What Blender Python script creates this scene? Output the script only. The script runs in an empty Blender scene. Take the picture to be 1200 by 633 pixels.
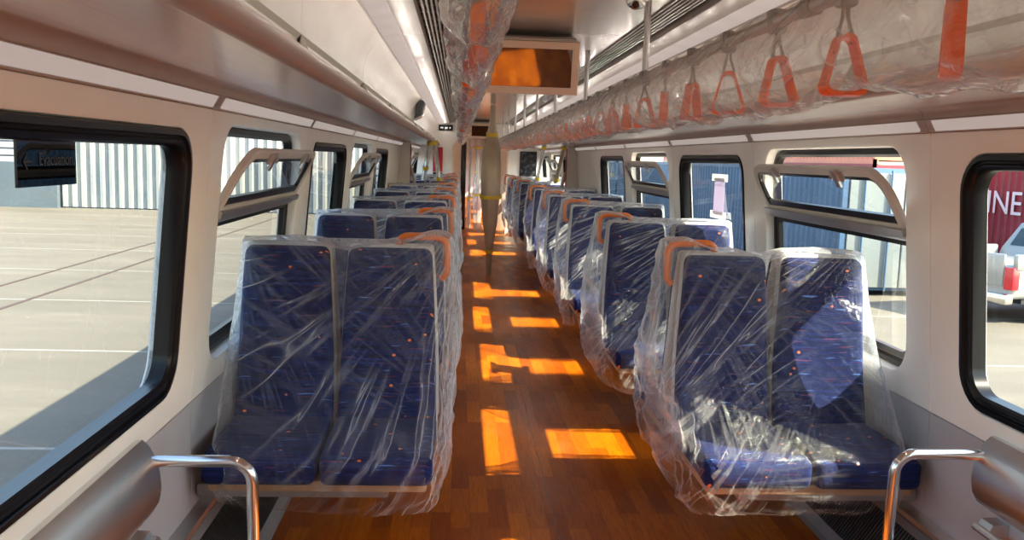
import bpy, bmesh, math, random
import numpy as np
from mathutils import Vector, Matrix, noise as mnoise

# ------------------------------------------------------------------ camera, world, sun, exposure
scene = bpy.context.scene
COL = scene.collection
FW, FH = 1200.0, 633.0
FOCAL = 1044.0                      # pixels
VPX, VPY, ROLL = 539.0, 184.0, math.radians(1.3)
CAM = Vector((-0.385, 0.0, 1.45))

def cam_basis():
    yc = Vector(((VPX - FW/2)/FOCAL, -(VPY - FH/2)/FOCAL, -1.0)).normalized()
    up = Vector((math.sin(ROLL), math.cos(ROLL), 0.0))
    zc = (up - yc*up.dot(yc)).normalized()
    xc = yc.cross(zc)
    return xc, yc, zc
xc, yc, zc = cam_basis()
cd = bpy.data.cameras.new('camera')
cd.sensor_width = 36.0
cd.lens = FOCAL/FW*36.0
cd.clip_start = 0.02
cd.clip_end = 500
cam = bpy.data.objects.new('camera', cd)
COL.objects.link(cam)
# rows of world->camera are (xc|yc|zc) columns; the transpose maps camera to world
cam.matrix_world = Matrix.Translation(CAM) @ Matrix((xc, yc, zc)).to_4x4()
scene.camera = cam

world = bpy.data.worlds.new('world')
scene.world = world
world.use_nodes = True
bg = world.node_tree.nodes['Background']
SUN_DIR = Vector((-0.98, 0.44, -1.0)).normalized()
sky = world.node_tree.nodes.new('ShaderNodeTexSky')
sky.sky_type = 'NISHITA'
sky.sun_disc = False
sky.sun_elevation = math.asin(-SUN_DIR.z)
sky.sun_rotation = math.atan2(-SUN_DIR.x, -SUN_DIR.y)     # clockwise from +Y
sky.dust_density = 1.6
wb = world.node_tree.nodes.new('ShaderNodeMix')           # white balance of the whole sky
wb.data_type = 'RGBA'; wb.blend_type = 'MULTIPLY'; wb.inputs[0].default_value = 1.0
wb.inputs[7].default_value = (1.04, 1.0, 0.90, 1)
world.node_tree.links.new(sky.outputs[0], wb.inputs[6])
world.node_tree.links.new(wb.outputs[2], bg.inputs[0])
bg.inputs[1].default_value = 0.66

sd = bpy.data.lights.new('sun', 'SUN')
sd.energy = 17.5
sd.angle = math.radians(0.53)
sd.color = (1.0, 0.87, 0.64)
sun = bpy.data.objects.new('sun', sd)
COL.objects.link(sun)
sun.rotation_euler = SUN_DIR.to_track_quat('-Z', 'Y').to_euler()
sun.location = (20, -6, 20)

scene.view_settings.view_transform = 'Standard'
scene.view_settings.look = 'None'
scene.view_settings.gamma = 1.0
scene.view_settings.use_curve_mapping = False
scene.view_settings.exposure = 0.74
scene.cycles.transparent_max_bounces = 64
scene.cycles.max_bounces = 14
scene.cycles.diffuse_bounces = 7
scene.cycles.sample_clamp_indirect = 6.0
FILL_LEVEL = 1.6                           # level of the added fill lights and of the added diffuser glow

# ------------------------------------------------------------------ materials
def new_mat(name):
    m = bpy.data.materials.new(name)
    m.use_nodes = True
    nt = m.node_tree
    b = nt.nodes['Principled BSDF']
    return m, nt, b
def N(nt, typ, **kw):
    n = nt.nodes.new(typ)
    for k, v in kw.items():
        if k in n.inputs:
            n.inputs[k].default_value = v
        else:
            setattr(n, k, v)
    return n
def L(nt, a, b):
    nt.links.new(a, b)
def ramp(nt, fac, stops):
    r = nt.nodes.new('ShaderNodeValToRGB')
    els = r.color_ramp.elements
    while len(els) < len(stops):
        els.new(0.5)
    for e, (p, c) in zip(els, stops):
        e.position = p
        e.color = c if len(c) == 4 else (*c, 1)
    L(nt, fac, r.inputs[0])
    return r
def coords(nt, scale=(1, 1, 1), rot=(0, 0, 0), kind='Object'):
    tc = nt.nodes.new('ShaderNodeTexCoord')
    mp = nt.nodes.new('ShaderNodeMapping')
    mp.inputs['Scale'].default_value = scale
    mp.inputs['Rotation'].default_value = rot
    L(nt, tc.outputs[kind], mp.inputs[0])
    return mp.outputs[0]
def mixrgb(nt, fac, a, b, blend='MIX'):
    m = nt.nodes.new('ShaderNodeMix')
    m.data_type = 'RGBA'
    m.blend_type = blend
    for sock, v in ((m.inputs[0], fac), (m.inputs[6], a), (m.inputs[7], b)):
        if hasattr(v, 'links'):
            L(nt, v, sock)
        elif isinstance(v, (int, float)):
            sock.default_value = v
        else:
            sock.default_value = v if len(v) == 4 else (*v, 1)
    return m.outputs[2]
def plain(name, col, rough=0.5, metal=0.0, spec=0.5, var=0.06, vs=6.0, bump=0.0, bs=200.0, coat=0.0, emis=0.0, aniso=None):
    m, nt, b = new_mat(name)
    v = coords(nt)
    n = N(nt, 'ShaderNodeTexNoise', Scale=vs, Detail=4.0)
    L(nt, v, n.inputs[0])
    lo = tuple(max(0, c*(1-var)) for c in col)
    hi = tuple(min(1, c*(1+var)) for c in col)
    r = ramp(nt, n.outputs[0], [(0.3, lo), (0.7, hi)])
    L(nt, r.outputs[0], b.inputs['Base Color'])
    b.inputs['Roughness'].default_value = rough
    b.inputs['Metallic'].default_value = metal
    b.inputs['Specular IOR Level'].default_value = spec
    b.inputs['Coat Weight'].default_value = coat
    if emis:
        b.inputs['Emission Color'].default_value = (*col, 1)
        b.inputs['Emission Strength'].default_value = emis
    if bump:
        sc = aniso if aniso else (1, 1, 1)
        v2 = coords(nt, sc)
        n2 = N(nt, 'ShaderNodeTexNoise', Scale=bs, Detail=3.0)
        L(nt, v2, n2.inputs[0])
        bp = N(nt, 'ShaderNodeBump', Strength=bump, Distance=0.002)
        L(nt, n2.outputs[0], bp.inputs['Height'])
        L(nt, bp.outputs[0], b.inputs['Normal'])
    return m

M = {}
M['white_panel'] = plain('white_panel', (0.88, 0.85, 0.80), 0.35, var=0.02, bump=0.02, bs=60)
M['grey_panel'] = plain('grey_panel', (0.44, 0.44, 0.46), 0.45, var=0.04)
M['reveal'] = plain('reveal', (0.78, 0.76, 0.72), 0.4, var=0.02)
M['bronze'] = plain('bronze', (0.42, 0.33, 0.29), 0.42, metal=0.25, var=0.05)
M['cove'] = plain('cove', (0.72, 0.68, 0.61), 0.42, var=0.03)
M['ceiling_white'] = plain('ceiling_white', (0.58, 0.53, 0.49), 0.20, metal=0.35, var=0.03)
M['beam'] = plain('beam', (0.40, 0.37, 0.35), 0.4, metal=0.3, var=0.04)
M['dark'] = plain('dark', (0.015, 0.015, 0.016), 0.6, var=0.1)
M['rubber'] = plain('rubber', (0.005, 0.005, 0.006), 0.30, spec=0.25, var=0.1)
M['steel'] = plain('steel', (0.78, 0.76, 0.74), 0.34, metal=1.0, var=0.05, bump=0.05, bs=40, aniso=(8, 0.6, 30))
M['chrome'] = plain('chrome', (0.72, 0.71, 0.70), 0.16, metal=1.0, var=0.03)
M['alu'] = plain('alu', (0.55, 0.54, 0.53), 0.35, metal=0.9, var=0.04)
M['sash_paint'] = plain('sash_paint', (0.62, 0.58, 0.54), 0.4, var=0.03)
M['orange'] = plain('orange', (0.66, 0.15, 0.010), 0.35, var=0.06, coat=0.2)
M['strap_orange'] = plain('strap_orange', (0.85, 0.13, 0.02), 0.35, var=0.08, coat=0.2)
M['shell'] = plain('shell', (0.50, 0.50, 0.50), 0.5, var=0.04)
M['seat_pan'] = plain('seat_pan', (0.42, 0.26, 0.14), 0.55, var=0.1)
M['grey_metal'] = plain('grey_metal', (0.30, 0.29, 0.28), 0.5, metal=0.4, var=0.06)
M['tape'] = plain('tape', (0.85, 0.62, 0.04), 0.45, var=0.1)
def paper_mat(name, col):
    m = plain(name, col, 0.8, var=0.02)
    nt = m.node_tree
    tl = N(nt, 'ShaderNodeBsdfTranslucent'); tl.inputs[0].default_value = (*col, 1)
    ms = N(nt, 'ShaderNodeMixShader'); ms.inputs[0].default_value = 0.5
    L(nt, nt.nodes['Principled BSDF'].outputs[0], ms.inputs[1]); L(nt, tl.outputs[0], ms.inputs[2])
    L(nt, ms.outputs[0], nt.nodes['Material Output'].inputs[0])
    return m
M['paper'] = paper_mat('paper', (0.60, 0.55, 0.66))
M['white_tape'] = paper_mat('white_tape', (0.9, 0.9, 0.86))
M['beige'] = plain('beige', (0.80, 0.60, 0.46), 0.45, var=0.03)
M['red_panel'] = plain('red_panel', (0.45, 0.01, 0.02), 0.4, var=0.05)
M['webbing'] = plain('webbing', (0.30, 0.27, 0.23), 0.6, var=0.08)
M['black_plastic'] = plain('black_plastic', (0.012, 0.012, 0.014), 0.25, var=0.1)
M['text_white'] = plain('text_white', (0.8, 0.78, 0.76), 0.6, var=0.03)
M['text_faint'] = plain('text_faint', (0.045, 0.054, 0.055), 0.6, var=0.03)
M['wrap_paper'] = plain('wrap_paper', (0.52, 0.44, 0.32), 0.45, var=0.12, vs=5, bump=0.5, bs=14, aniso=(1, 1, 0.25), coat=0.3)

def diffuser_mat():
    m, nt, b = new_mat('diffuser')
    b.inputs['Base Color'].default_value = (0.30, 0.27, 0.26, 1)
    b.inputs['Roughness'].default_value = 0.8
    b.inputs['Specular IOR Level'].default_value = 0.1
    b.inputs['Emission Color'].default_value = (1.0, 0.88, 0.82, 1)
    b.inputs['Emission Strength'].default_value = FILL_LEVEL*0.13  # faint glow added to brighten the interior; the strips look switched off
    return m
M['diffuser'] = diffuser_mat()

def rack_mat():                       # glossy brushed grey underside of the side ducts
    m, nt, b = new_mat('rack_grey')
    v = coords(nt, (40, 0.8, 40))
    n = N(nt, 'ShaderNodeTexNoise', Scale=3.0, Detail=3.0)
    L(nt, v, n.inputs[0])
    r = ramp(nt, n.outputs[0], [(0.3, (0.66, 0.68, 0.71)), (0.7, (0.72, 0.74, 0.77))])
    L(nt, r.outputs[0], b.inputs['Base Color'])
    b.inputs['Metallic'].default_value = 0.3
    b.inputs['Roughness'].default_value = 0.25
    return m
M['rack_grey'] = rack_mat()

def floor_mat():
    m, nt, b = new_mat('wood_vinyl')
    v = coords(nt, (1, 1, 1), (0, 0, math.radians(90)))
    # planks run along the car: brick rows across x
    br = N(nt, 'ShaderNodeTexBrick', Scale=1.0)
    br.inputs['Brick Width'].default_value = 0.42
    br.inputs['Row Height'].default_value = 0.078
    br.inputs['Mortar Size'].default_value = 0.0012
    br.inputs['Color1'].default_value = (0, 0, 0, 1)
    br.inputs['Color2'].default_value = (1, 1, 1, 1)
    br.inputs['Mortar'].default_value = (0.1, 0.1, 0.1, 1)
    br.offset = 0.37
    L(nt, v, br.inputs[0])
    pl = ramp(nt, br.outputs[0], [(0.0, (0.28, 0.052, 0.0006)), (0.35, (0.38, 0.083, 0.0008)), (0.7, (0.46, 0.112, 0.001)), (1.0, (0.55, 0.145, 0.0015))])
    v2 = coords(nt, (26, 2.2, 10))
    g = N(nt, 'ShaderNodeTexNoise', Scale=2.5, Detail=6.0, Distortion=1.6)
    L(nt, v2, g.inputs[0])
    gr = ramp(nt, g.outputs[0], [(0.35, (0.66, 0.60, 0.5)), (0.6, (1, 1, 1))])
    c = mixrgb(nt, 0.8, pl.outputs[0], gr.outputs[0], 'MULTIPLY')
    # dusty smears
    d = N(nt, 'ShaderNodeTexNoise', Scale=1.7, Detail=5.0, Distortion=2.0)
    L(nt, coords(nt, (1.6, 0.7, 1)), d.inputs[0])
    dr = ramp(nt, d.outputs[0], [(0.55, (0, 0, 0)), (0.85, (0.30, 0.30, 0.30))])
    c = mixrgb(nt, dr.outputs[0], c, (0.34, 0.16, 0.06), 'MIX')
    L(nt, c, b.inputs['Base Color'])
    rr = ramp(nt, d.outputs[0], [(0.3, (0.28,)*3), (0.8, (0.45,)*3)])
    L(nt, rr.outputs[0], b.inputs['Roughness'])
    b.inputs['Specular IOR Level'].default_value = 0.15
    bp = N(nt, 'ShaderNodeBump', Strength=0.12, Distance=0.002)
    L(nt, g.outputs[0], bp.inputs['Height'])
    L(nt, bp.outputs[0], b.inputs['Normal'])
    return m
M['floor'] = floor_mat()

def fabric_mat():
    m, nt, b = new_mat('blue_moquette')
    tc = nt.nodes.new('ShaderNodeTexCoord')
    sx = nt.nodes.new('ShaderNodeSeparateXYZ')
    L(nt, tc.outputs['Object'], sx.inputs[0])
    ad = N(nt, 'ShaderNodeMath', operation='ADD')
    L(nt, sx.outputs[1], ad.inputs[0]); L(nt, sx.outputs[2], ad.inputs[1])
    cb = nt.nodes.new('ShaderNodeCombineXYZ')
    L(nt, sx.outputs[0], cb.inputs[0]); L(nt, ad.outputs[0], cb.inputs[1])
    def mp(s):
        q = nt.nodes.new('ShaderNodeMapping')
        q.inputs['Scale'].default_value = s
        L(nt, cb.outputs[0], q.inputs[0])
        return q.outputs[0]
    base = N(nt, 'ShaderNodeTexNoise', Scale=1.0, Detail=2.0)
    L(nt, mp((5, 90, 1)), base.inputs[0])
    c = ramp(nt, base.outputs[0], [(0.3, (0.004, 0.008, 0.042)), (0.6, (0.006, 0.015, 0.090)), (0.8, (0.012, 0.036, 0.18))]).outputs[0]
    ln = N(nt, 'ShaderNodeTexNoise', Scale=1.0, Detail=1.0)
    L(nt, mp((7, 110, 1)), ln.inputs[0])
    lr = ramp(nt, ln.outputs[0], [(0.68, (0, 0, 0)), (0.72, (0.45, 0.45, 0.45))])
    c = mixrgb(nt, lr.outputs[0], c, (0.22, 0.04, 0.06))
    ln2 = N(nt, 'ShaderNodeTexNoise', Scale=1.0, Detail=1.0)
    L(nt, mp((9, 100, 3)), ln2.inputs[0])
    ln2.inputs['Distortion'].default_value = 0.0
    l2 = ramp(nt, ln2.outputs[0], [(0.70, (0, 0, 0)), (0.74, (0.8, 0.8, 0.8))])
    c = mixrgb(nt, l2.outputs[0], c, (0.08, 0.20, 0.55))
    vo = N(nt, 'ShaderNodeTexVoronoi', Scale=1.0)
    L(nt, mp((15, 19, 1)), vo.inputs[0])
    vo.inputs['Randomness'].default_value = 1.0
    dr = ramp(nt, vo.outputs['Distance'], [(0.085, (1, 1, 1)), (0.11, (0, 0, 0))])
    sc = nt.nodes.new('ShaderNodeSeparateColor')
    L(nt, vo.outputs['Color'], sc.inputs[0])
    gt = N(nt, 'ShaderNodeMath', operation='GREATER_THAN')
    L(nt, sc.outputs[0], gt.inputs[0]); gt.inputs[1].default_value = 0.45
    mu = N(nt, 'ShaderNodeMath', operation='MULTIPLY')
    L(nt, dr.outputs[0], mu.inputs[0]); L(nt, gt.outputs[0], mu.inputs[1])
    c = mixrgb(nt, mu.outputs[0], c, (0.75, 0.17, 0.03))
    L(nt, c, b.inputs['Base Color'])
    b.inputs['Roughness'].default_value = 0.85
    b.inputs['Sheen Weight'].default_value = 0.05
    b.inputs['Specular IOR Level'].default_value = 0.2
    nz = N(nt, 'ShaderNodeTexNoise', Scale=500.0, Detail=1.0)
    L(nt, tc.outputs['Object'], nz.inputs[0])
    bp = N(nt, 'ShaderNodeBump', Strength=0.2, Distance=0.001)
    L(nt, nz.outputs[0], bp.inputs['Height']); L(nt, bp.outputs[0], b.inputs['Normal'])
    return m
M['fabric'] = fabric_mat()

def schlick(nt, f0=0.045, k=0.9, normal=None):
    lw = N(nt, 'ShaderNodeLayerWeight', Blend=0.5)
    if normal is not None: L(nt, normal, lw.inputs['Normal'])
    p = N(nt, 'ShaderNodeMath', operation='POWER'); L(nt, lw.outputs['Facing'], p.inputs[0]); p.inputs[1].default_value = 5.0
    a = N(nt, 'ShaderNodeMath', operation='MULTIPLY_ADD', use_clamp=True); L(nt, p.outputs[0], a.inputs[0]); a.inputs[1].default_value = k; a.inputs[2].default_value = f0
    return a.outputs[0]
def film_mat(name, veil=0.05, edge=0.6, streak=0.35, gloss=0.05, scale=1.0, tint=(0.97, 0.97, 0.97), bump=0.6, an=(1, 1, 0.35), fans=(), det=5.0, dist=1.2, rough=0.14):
    """clear polythene: mostly see-through, white where creased, glossy crinkles"""
    m = bpy.data.materials.new(name)
    m.use_nodes = True
    nt = m.node_tree
    nt.nodes.remove(nt.nodes['Principled BSDF'])
    out = nt.nodes['Material Output']
    # crinkle height
    v = coords(nt, tuple(a*scale for a in an))
    n1 = N(nt, 'ShaderNodeTexNoise', Scale=9.0, Detail=det, Roughness=0.6, Distortion=dist)
    L(nt, v, n1.inputs[0])
    n2 = N(nt, 'ShaderNodeTexNoise', Scale=32.0, Detail=2.0, Distortion=0.8)
    L(nt, v, n2.inputs[0])
    def ridge(sock, sharp):
        a = N(nt, 'ShaderNodeMath', operation='SUBTRACT'); L(nt, sock, a.inputs[0]); a.inputs[1].default_value = 0.5
        c = N(nt, 'ShaderNodeMath', operation='ABSOLUTE'); L(nt, a.outputs[0], c.inputs[0])
        d = N(nt, 'ShaderNodeMath', operation='MULTIPLY'); L(nt, c.outputs[0], d.inputs[0]); d.inputs[1].default_value = sharp
        e = N(nt, 'ShaderNodeMath', operation='SUBTRACT', use_clamp=True); e.inputs[0].default_value = 1.0; L(nt, d.outputs[0], e.inputs[1])
        return e.outputs[0]
    r1 = ridge(n1.outputs[0], 9.0)
    r2 = ridge(n2.outputs[0], 7.0)
    h = N(nt, 'ShaderNodeMath', operation='MULTIPLY_ADD'); L(nt, r2, h.inputs[0]); h.inputs[1].default_value = 0.35; L(nt, r1, h.inputs[2])
    bp = N(nt, 'ShaderNodeBump', Strength=bump, Distance=0.006)
    L(nt, h.outputs[0], bp.inputs['Height'])
    # where the film is creased it scatters
    p1 = N(nt, 'ShaderNodeMath', operation='POWER'); L(nt, r1, p1.inputs[0]); p1.inputs[1].default_value = 5.0
    big = N(nt, 'ShaderNodeTexNoise', Scale=3.0, Detail=2.0); L(nt, v, big.inputs[0])
    br = ramp(nt, big.outputs[0], [(0.42, (0.05,)*3), (0.72, (1,)*3)])
    pm = N(nt, 'ShaderNodeMath', operation='MULTIPLY'); L(nt, p1.outputs[0], pm.inputs[0]); L(nt, br.outputs[0], pm.inputs[1])
    lw = N(nt, 'ShaderNodeLayerWeight', Blend=0.5)
    lo_ = N(nt, 'ShaderNodeMath', operation='MULTIPLY_ADD', use_clamp=True); L(nt, lw.outputs['Facing'], lo_.inputs[0]); lo_.inputs[1].default_value = 1.9; lo_.inputs[2].default_value = -0.85
    f1 = N(nt, 'ShaderNodeMath', operation='POWER'); L(nt, lo_.outputs[0], f1.inputs[0]); f1.inputs[1].default_value = 1.1
    f2 = N(nt, 'ShaderNodeMath', operation='MULTIPLY_ADD'); L(nt, f1.outputs[0], f2.inputs[0]); f2.inputs[1].default_value = edge; f2.inputs[2].default_value = veil
    f3 = N(nt, 'ShaderNodeMath', operation='MULTIPLY_ADD', use_clamp=True); L(nt, pm.outputs[0], f3.inputs[0]); f3.inputs[1].default_value = streak; L(nt, f2.outputs[0], f3.inputs[2])
    if fans:
        def MA(op, a_, b_=None, c_=None, clamp=False):
            q = N(nt, 'ShaderNodeMath', operation=op, use_clamp=clamp)
            for i_, v_ in enumerate((a_, b_, c_)):
                if v_ is None: continue
                if hasattr(v_, 'links'): L(nt, v_, q.inputs[i_])
                else: q.inputs[i_].default_value = v_
            return q.outputs[0]
        tc = nt.nodes.new('ShaderNodeTexCoord')
        sp = nt.nodes.new('ShaderNodeSeparateXYZ'); L(nt, tc.outputs['Object'], sp.inputs[0])
        oi = nt.nodes.new('ShaderNodeObjectInfo')
        rnd_ = MA('MULTIPLY', oi.outputs['Random'], 37.0)
        # distort a little so that the folds are not ruler-straight
        u_ = MA('ADD', MA('ABSOLUTE', sp.outputs[0]), MA('MULTIPLY', sp.outputs[1], -0.35))
        tot = None
        for (fx, fz, fr_, wt) in fans:
            dx = MA('SUBTRACT', u_, fx); dz = MA('SUBTRACT', fz, sp.outputs[2])
            ang = MA('ARCTAN2', dz, dx)
            d_ = MA('SQRT', MA('ADD', MA('MULTIPLY', dx, dx), MA('MULTIPLY', dz, dz)))
            cb = nt.nodes.new('ShaderNodeCombineXYZ')
            L(nt, MA('MULTIPLY', ang, fr_), cb.inputs[0]); L(nt, MA('MULTIPLY', d_, 1.3), cb.inputs[1])
            L(nt, MA('ADD', rnd_, fx*9 + fz*5), cb.inputs[2])
            n_ = N(nt, 'ShaderNodeTexNoise', Scale=1.0, Detail=2.5, Roughness=0.6, Distortion=0.25); L(nt, cb.outputs[0], n_.inputs[0])
            rg = MA('POWER', ridge(n_.outputs[0], 17.0), 1.4)
            cb2 = nt.nodes.new('ShaderNodeCombineXYZ')
            L(nt, MA('MULTIPLY', ang, 1.6), cb2.inputs[0]); L(nt, MA('MULTIPLY', d_, 1.8), cb2.inputs[1]); L(nt, rnd_, cb2.inputs[2])
            n_2 = N(nt, 'ShaderNodeTexNoise', Scale=1.0, Detail=1.0); L(nt, cb2.outputs[0], n_2.inputs[0])
            mk = ramp(nt, n_2.outputs[0], [(0.40, (0,)*3), (0.58, (1,)*3)]).outputs[0]
            val = MA('MULTIPLY', MA('MULTIPLY', rg, mk), wt)
            # soft body round each fold
            sf_ = MA('MULTIPLY', MA('MULTIPLY', ridge(n_.outputs[0], 6.0), mk), wt*.12)
            val = MA('MAXIMUM', val, sf_)
            tot = val if tot is None else MA('MAXIMUM', tot, val)
            # folds also bend the surface
            h2 = MA('MULTIPLY_ADD', MA('MULTIPLY', ridge(n_.outputs[0], 8.0), mk), 1.2, h.outputs[0])
            L(nt, h2, bp.inputs['Height'])
        f4 = N(nt, 'ShaderNodeMath', operation='MULTIPLY_ADD', use_clamp=True)
        L(nt, tot, f4.inputs[0]); f4.inputs[1].default_value = 0.42; L(nt, f3.outputs[0], f4.inputs[2])
        f3 = f4
    tr = N(nt, 'ShaderNodeBsdfTransparent'); tr.inputs[0].default_value = (*tint, 1)
    df = N(nt, 'ShaderNodeBsdfDiffuse'); df.inputs[0].default_value = (0.85, 0.85, 0.86, 1)
    L(nt, bp.outputs[0], df.inputs['Normal'])
    tl = N(nt, 'ShaderNodeBsdfTranslucent'); tl.inputs[0].default_value = (0.85, 0.85, 0.86, 1)
    L(nt, bp.outputs[0], tl.inputs['Normal'])
    ms = N(nt, 'ShaderNodeMixShader'); ms.inputs[0].default_value = 0.5
    L(nt, df.outputs[0], ms.inputs[1]); L(nt, tl.outputs[0], ms.inputs[2])
    m1 = N(nt, 'ShaderNodeMixShader'); L(nt, f3.outputs[0], m1.inputs[0])
    L(nt, tr.outputs[0], m1.inputs[1]); L(nt, ms.outputs[0], m1.inputs[2])
    gl = N(nt, 'ShaderNodeBsdfGlossy'); gl.inputs['Roughness'].default_value = rough
    L(nt, bp.outputs[0], gl.inputs['Normal'])
    fr = schlick(nt, gloss, 0.6, bp.outputs[0])
    m2 = N(nt, 'ShaderNodeMixShader'); L(nt, fr, m2.inputs[0])
    L(nt, m1.outputs[0], m2.inputs[1]); L(nt, gl.outputs[0], m2.inputs[2])
    L(nt, m2.outputs[0], out.inputs[0])
    return m
FILM = dict(veil=0.0, edge=0.62, streak=0.06, gloss=0.022, rough=0.08, bump=0.5)
M['film_left'] = film_mat('seat_film_left', fans=((.34, 1.24, 13.0, .95), (1.26, 1.22, 16.0, .25), (.36, .40, 13.0, .35)), **FILM)
M['film_right'] = film_mat('seat_film_right', fans=((.36, 1.20, 16.0, .35), (1.26, 1.26, 13.0, .95), (.30, .36, 11.0, .8)), **FILM)
M['rail_film'] = film_mat('rail_film', veil=0.015, edge=0.45, streak=0.45, gloss=0.07, scale=0.9, tint=(0.97, 0.96, 0.95), bump=0.8, an=(1, 0.4, 0.8), det=2.0, dist=0.5, rough=0.10)
M['bundle_film'] = film_mat('bundle_film', veil=0.08, edge=0.45, streak=0.35, gloss=0.25, scale=1.1, tint=(0.96, 0.95, 0.93), bump=0.5, an=(1.0, 0.2, 1.0), det=1.0, dist=0.4, rough=0.06)
M['pole_film'] = film_mat('pole_film', veil=0.30, streak=0.4, gloss=0.07, scale=2.0, an=(1, 1, 0.3))

def glass_mat(name, tint=(0.70, 0.76, 0.78), refl=0.05):
    m = bpy.data.materials.new(name)
    m.use_nodes = True
    nt = m.node_tree
    nt.nodes.remove(nt.nodes['Principled BSDF'])
    tr = N(nt, 'ShaderNodeBsdfTransparent'); tr.inputs[0].default_value = (*tint, 1)
    gl = N(nt, 'ShaderNodeBsdfGlossy'); gl.inputs['Roughness'].default_value = 0.02
    fr = schlick(nt)
    ms = N(nt, 'ShaderNodeMixShader')
    L(nt, fr, ms.inputs[0]); L(nt, tr.outputs[0], ms.inputs[1]); L(nt, gl.outputs[0], ms.inputs[2])
    L(nt, ms.outputs[0], nt.nodes['Material Output'].inputs[0])
    return m
M['glass'] = glass_mat('window_glass')
M['dark_glass'] = glass_mat('dark_glass', (0.10, 0.13, 0.15))

def screen_mat():
    m = bpy.data.materials.new('screen')
    m.use_nodes = True
    nt = m.node_tree
    b = nt.nodes['Principled BSDF']
    b.inputs['Base Color'].default_value = (0.30, 0.28, 0.26, 1)
    b.inputs['Metallic'].default_value = 1.0
    b.inputs['Roughness'].default_value = 0.03
    return m
M['screen'] = screen_mat()

def corr_mat(name, c1, c2, rust=0.15):
    m, nt, b = new_mat(name)
    n = N(nt, 'ShaderNodeTexNoise', Scale=0.9, Detail=6.0)
    L(nt, coords(nt, (1, 1, 0.5)), n.inputs[0])
    r = ramp(nt, n.outputs[0], [(0.3, c1), (0.7, c2)])
    n2 = N(nt, 'ShaderNodeTexNoise', Scale=3.0, Detail=8.0)
    L(nt, coords(nt, (1, 1, 0.2)), n2.inputs[0])
    rr = ramp(nt, n2.outputs[0], [(0.60, (0, 0, 0)), (0.72, (rust,)*3)])
    c = mixrgb(nt, rr.outputs[0], r.outputs[0], (0.20, 0.09, 0.04))
    L(nt, c, b.inputs['Base Color'])
    b.inputs['Roughness'].default_value = 0.55
    return m
M['cont_blue'] = corr_mat('container_blue', (0.04, 0.095, 0.18), (0.065, 0.135, 0.23))
M['cont_grey'] = corr_mat('container_grey', (0.17, 0.20, 0.20), (0.24, 0.26, 0.24), 0.3)
M['cont_red'] = corr_mat('container_red', (0.23, 0.02, 0.03), (0.30, 0.03, 0.04), 0.1)
M['cont_salmon'] = corr_mat('container_salmon', (0.55, 0.16, 0.09), (0.65, 0.22, 0.12), 0.1)
M['cont_tan'] = corr_mat('container_tan', (0.62, 0.34, 0.16), (0.7, 0.42, 0.2), 0.1)
M['shed_sheet'] = corr_mat('shed_sheet', (0.20, 0.225, 0.235), (0.32, 0.32, 0.28), 0.08)
M['shed_slat'] = corr_mat('shed_slat', (0.26, 0.28, 0.31), (0.32, 0.33, 0.36), 0.05)
M['shed_base'] = corr_mat('shed_base', (0.07, 0.095, 0.11), (0.09, 0.115, 0.13), 0.05)
M['car_silver'] = plain('car_silver', (0.34, 0.34, 0.325), 0.3, metal=0.4, var=0.04, coat=0.6)
M['car_glass'] = plain('car_glass', (0.03, 0.05, 0.06), 0.05, var=0.1)
M['tail_red'] = plain('tail_red', (0.55, 0.01, 0.02), 0.2, var=0.1, coat=0.5)
M['tyre'] = plain('tyre', (0.02, 0.02, 0.02), 0.8, var=0.1)
M['rail_steel'] = plain('rail_steel', (0.055, 0.035, 0.028), 0.7, metal=0.0, var=0.15)
def ground_mat():
    m, nt, b = new_mat('yard_concrete')
    n = N(nt, 'ShaderNodeTexNoise', Scale=0.6, Detail=8.0, Roughness=0.65)
    L(nt, coords(nt, (0.5, 1.6, 1)), n.inputs[0])
    r = ramp(nt, n.outputs[0], [(0.3, (0.090, 0.079, 0.060)), (0.55, (0.115, 0.101, 0.078)), (0.75, (0.155, 0.138, 0.108))])
    br = N(nt, 'ShaderNodeTexBrick', Scale=1.0)
    br.inputs['Brick Width'].default_value = 60.0
    br.inputs['Row Height'].default_value = 3.6
    br.inputs['Mortar Size'].default_value = 0.03
    br.inputs['Color1'].default_value = (0, 0, 0, 1); br.inputs['Color2'].default_value = (0, 0, 0, 1)
    br.inputs['Mortar'].default_value = (1, 1, 1, 1)
    L(nt, coords(nt), br.inputs[0])
    c = mixrgb(nt, br.outputs[0], r.outputs[0], (0.23, 0.22, 0.20))
    L(nt, c, b.inputs['Base Color'])
    b.inputs['Roughness'].default_value = 0.8
    return m
M['ground'] = ground_mat()
def poster_mat():
    m, nt, b = new_mat('poster')
    n = N(nt, 'ShaderNodeTexNoise', Scale=14.0, Detail=3.0)
    L(nt, coords(nt), n.inputs[0])
    r = ramp(nt, n.outputs[0], [(0.5, (0.01, 0.012, 0.016)), (0.75, (0.12, 0.13, 0.14))])
    L(nt, r.outputs[0], b.inputs['Base Color'])
    b.inputs['Roughness'].default_value = 0.2
    return m
M['poster'] = poster_mat()
def led_mat():
    m, nt, b = new_mat('led_text')
    b.inputs['Base Color'].default_value = (0.5, 0.5, 0.5, 1)
    b.inputs['Emission Color'].default_value = (0.9, 0.9, 0.85, 1)
    b.inputs['Emission Strength'].default_value = 0.5
    return m
M['led'] = led_mat()

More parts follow.
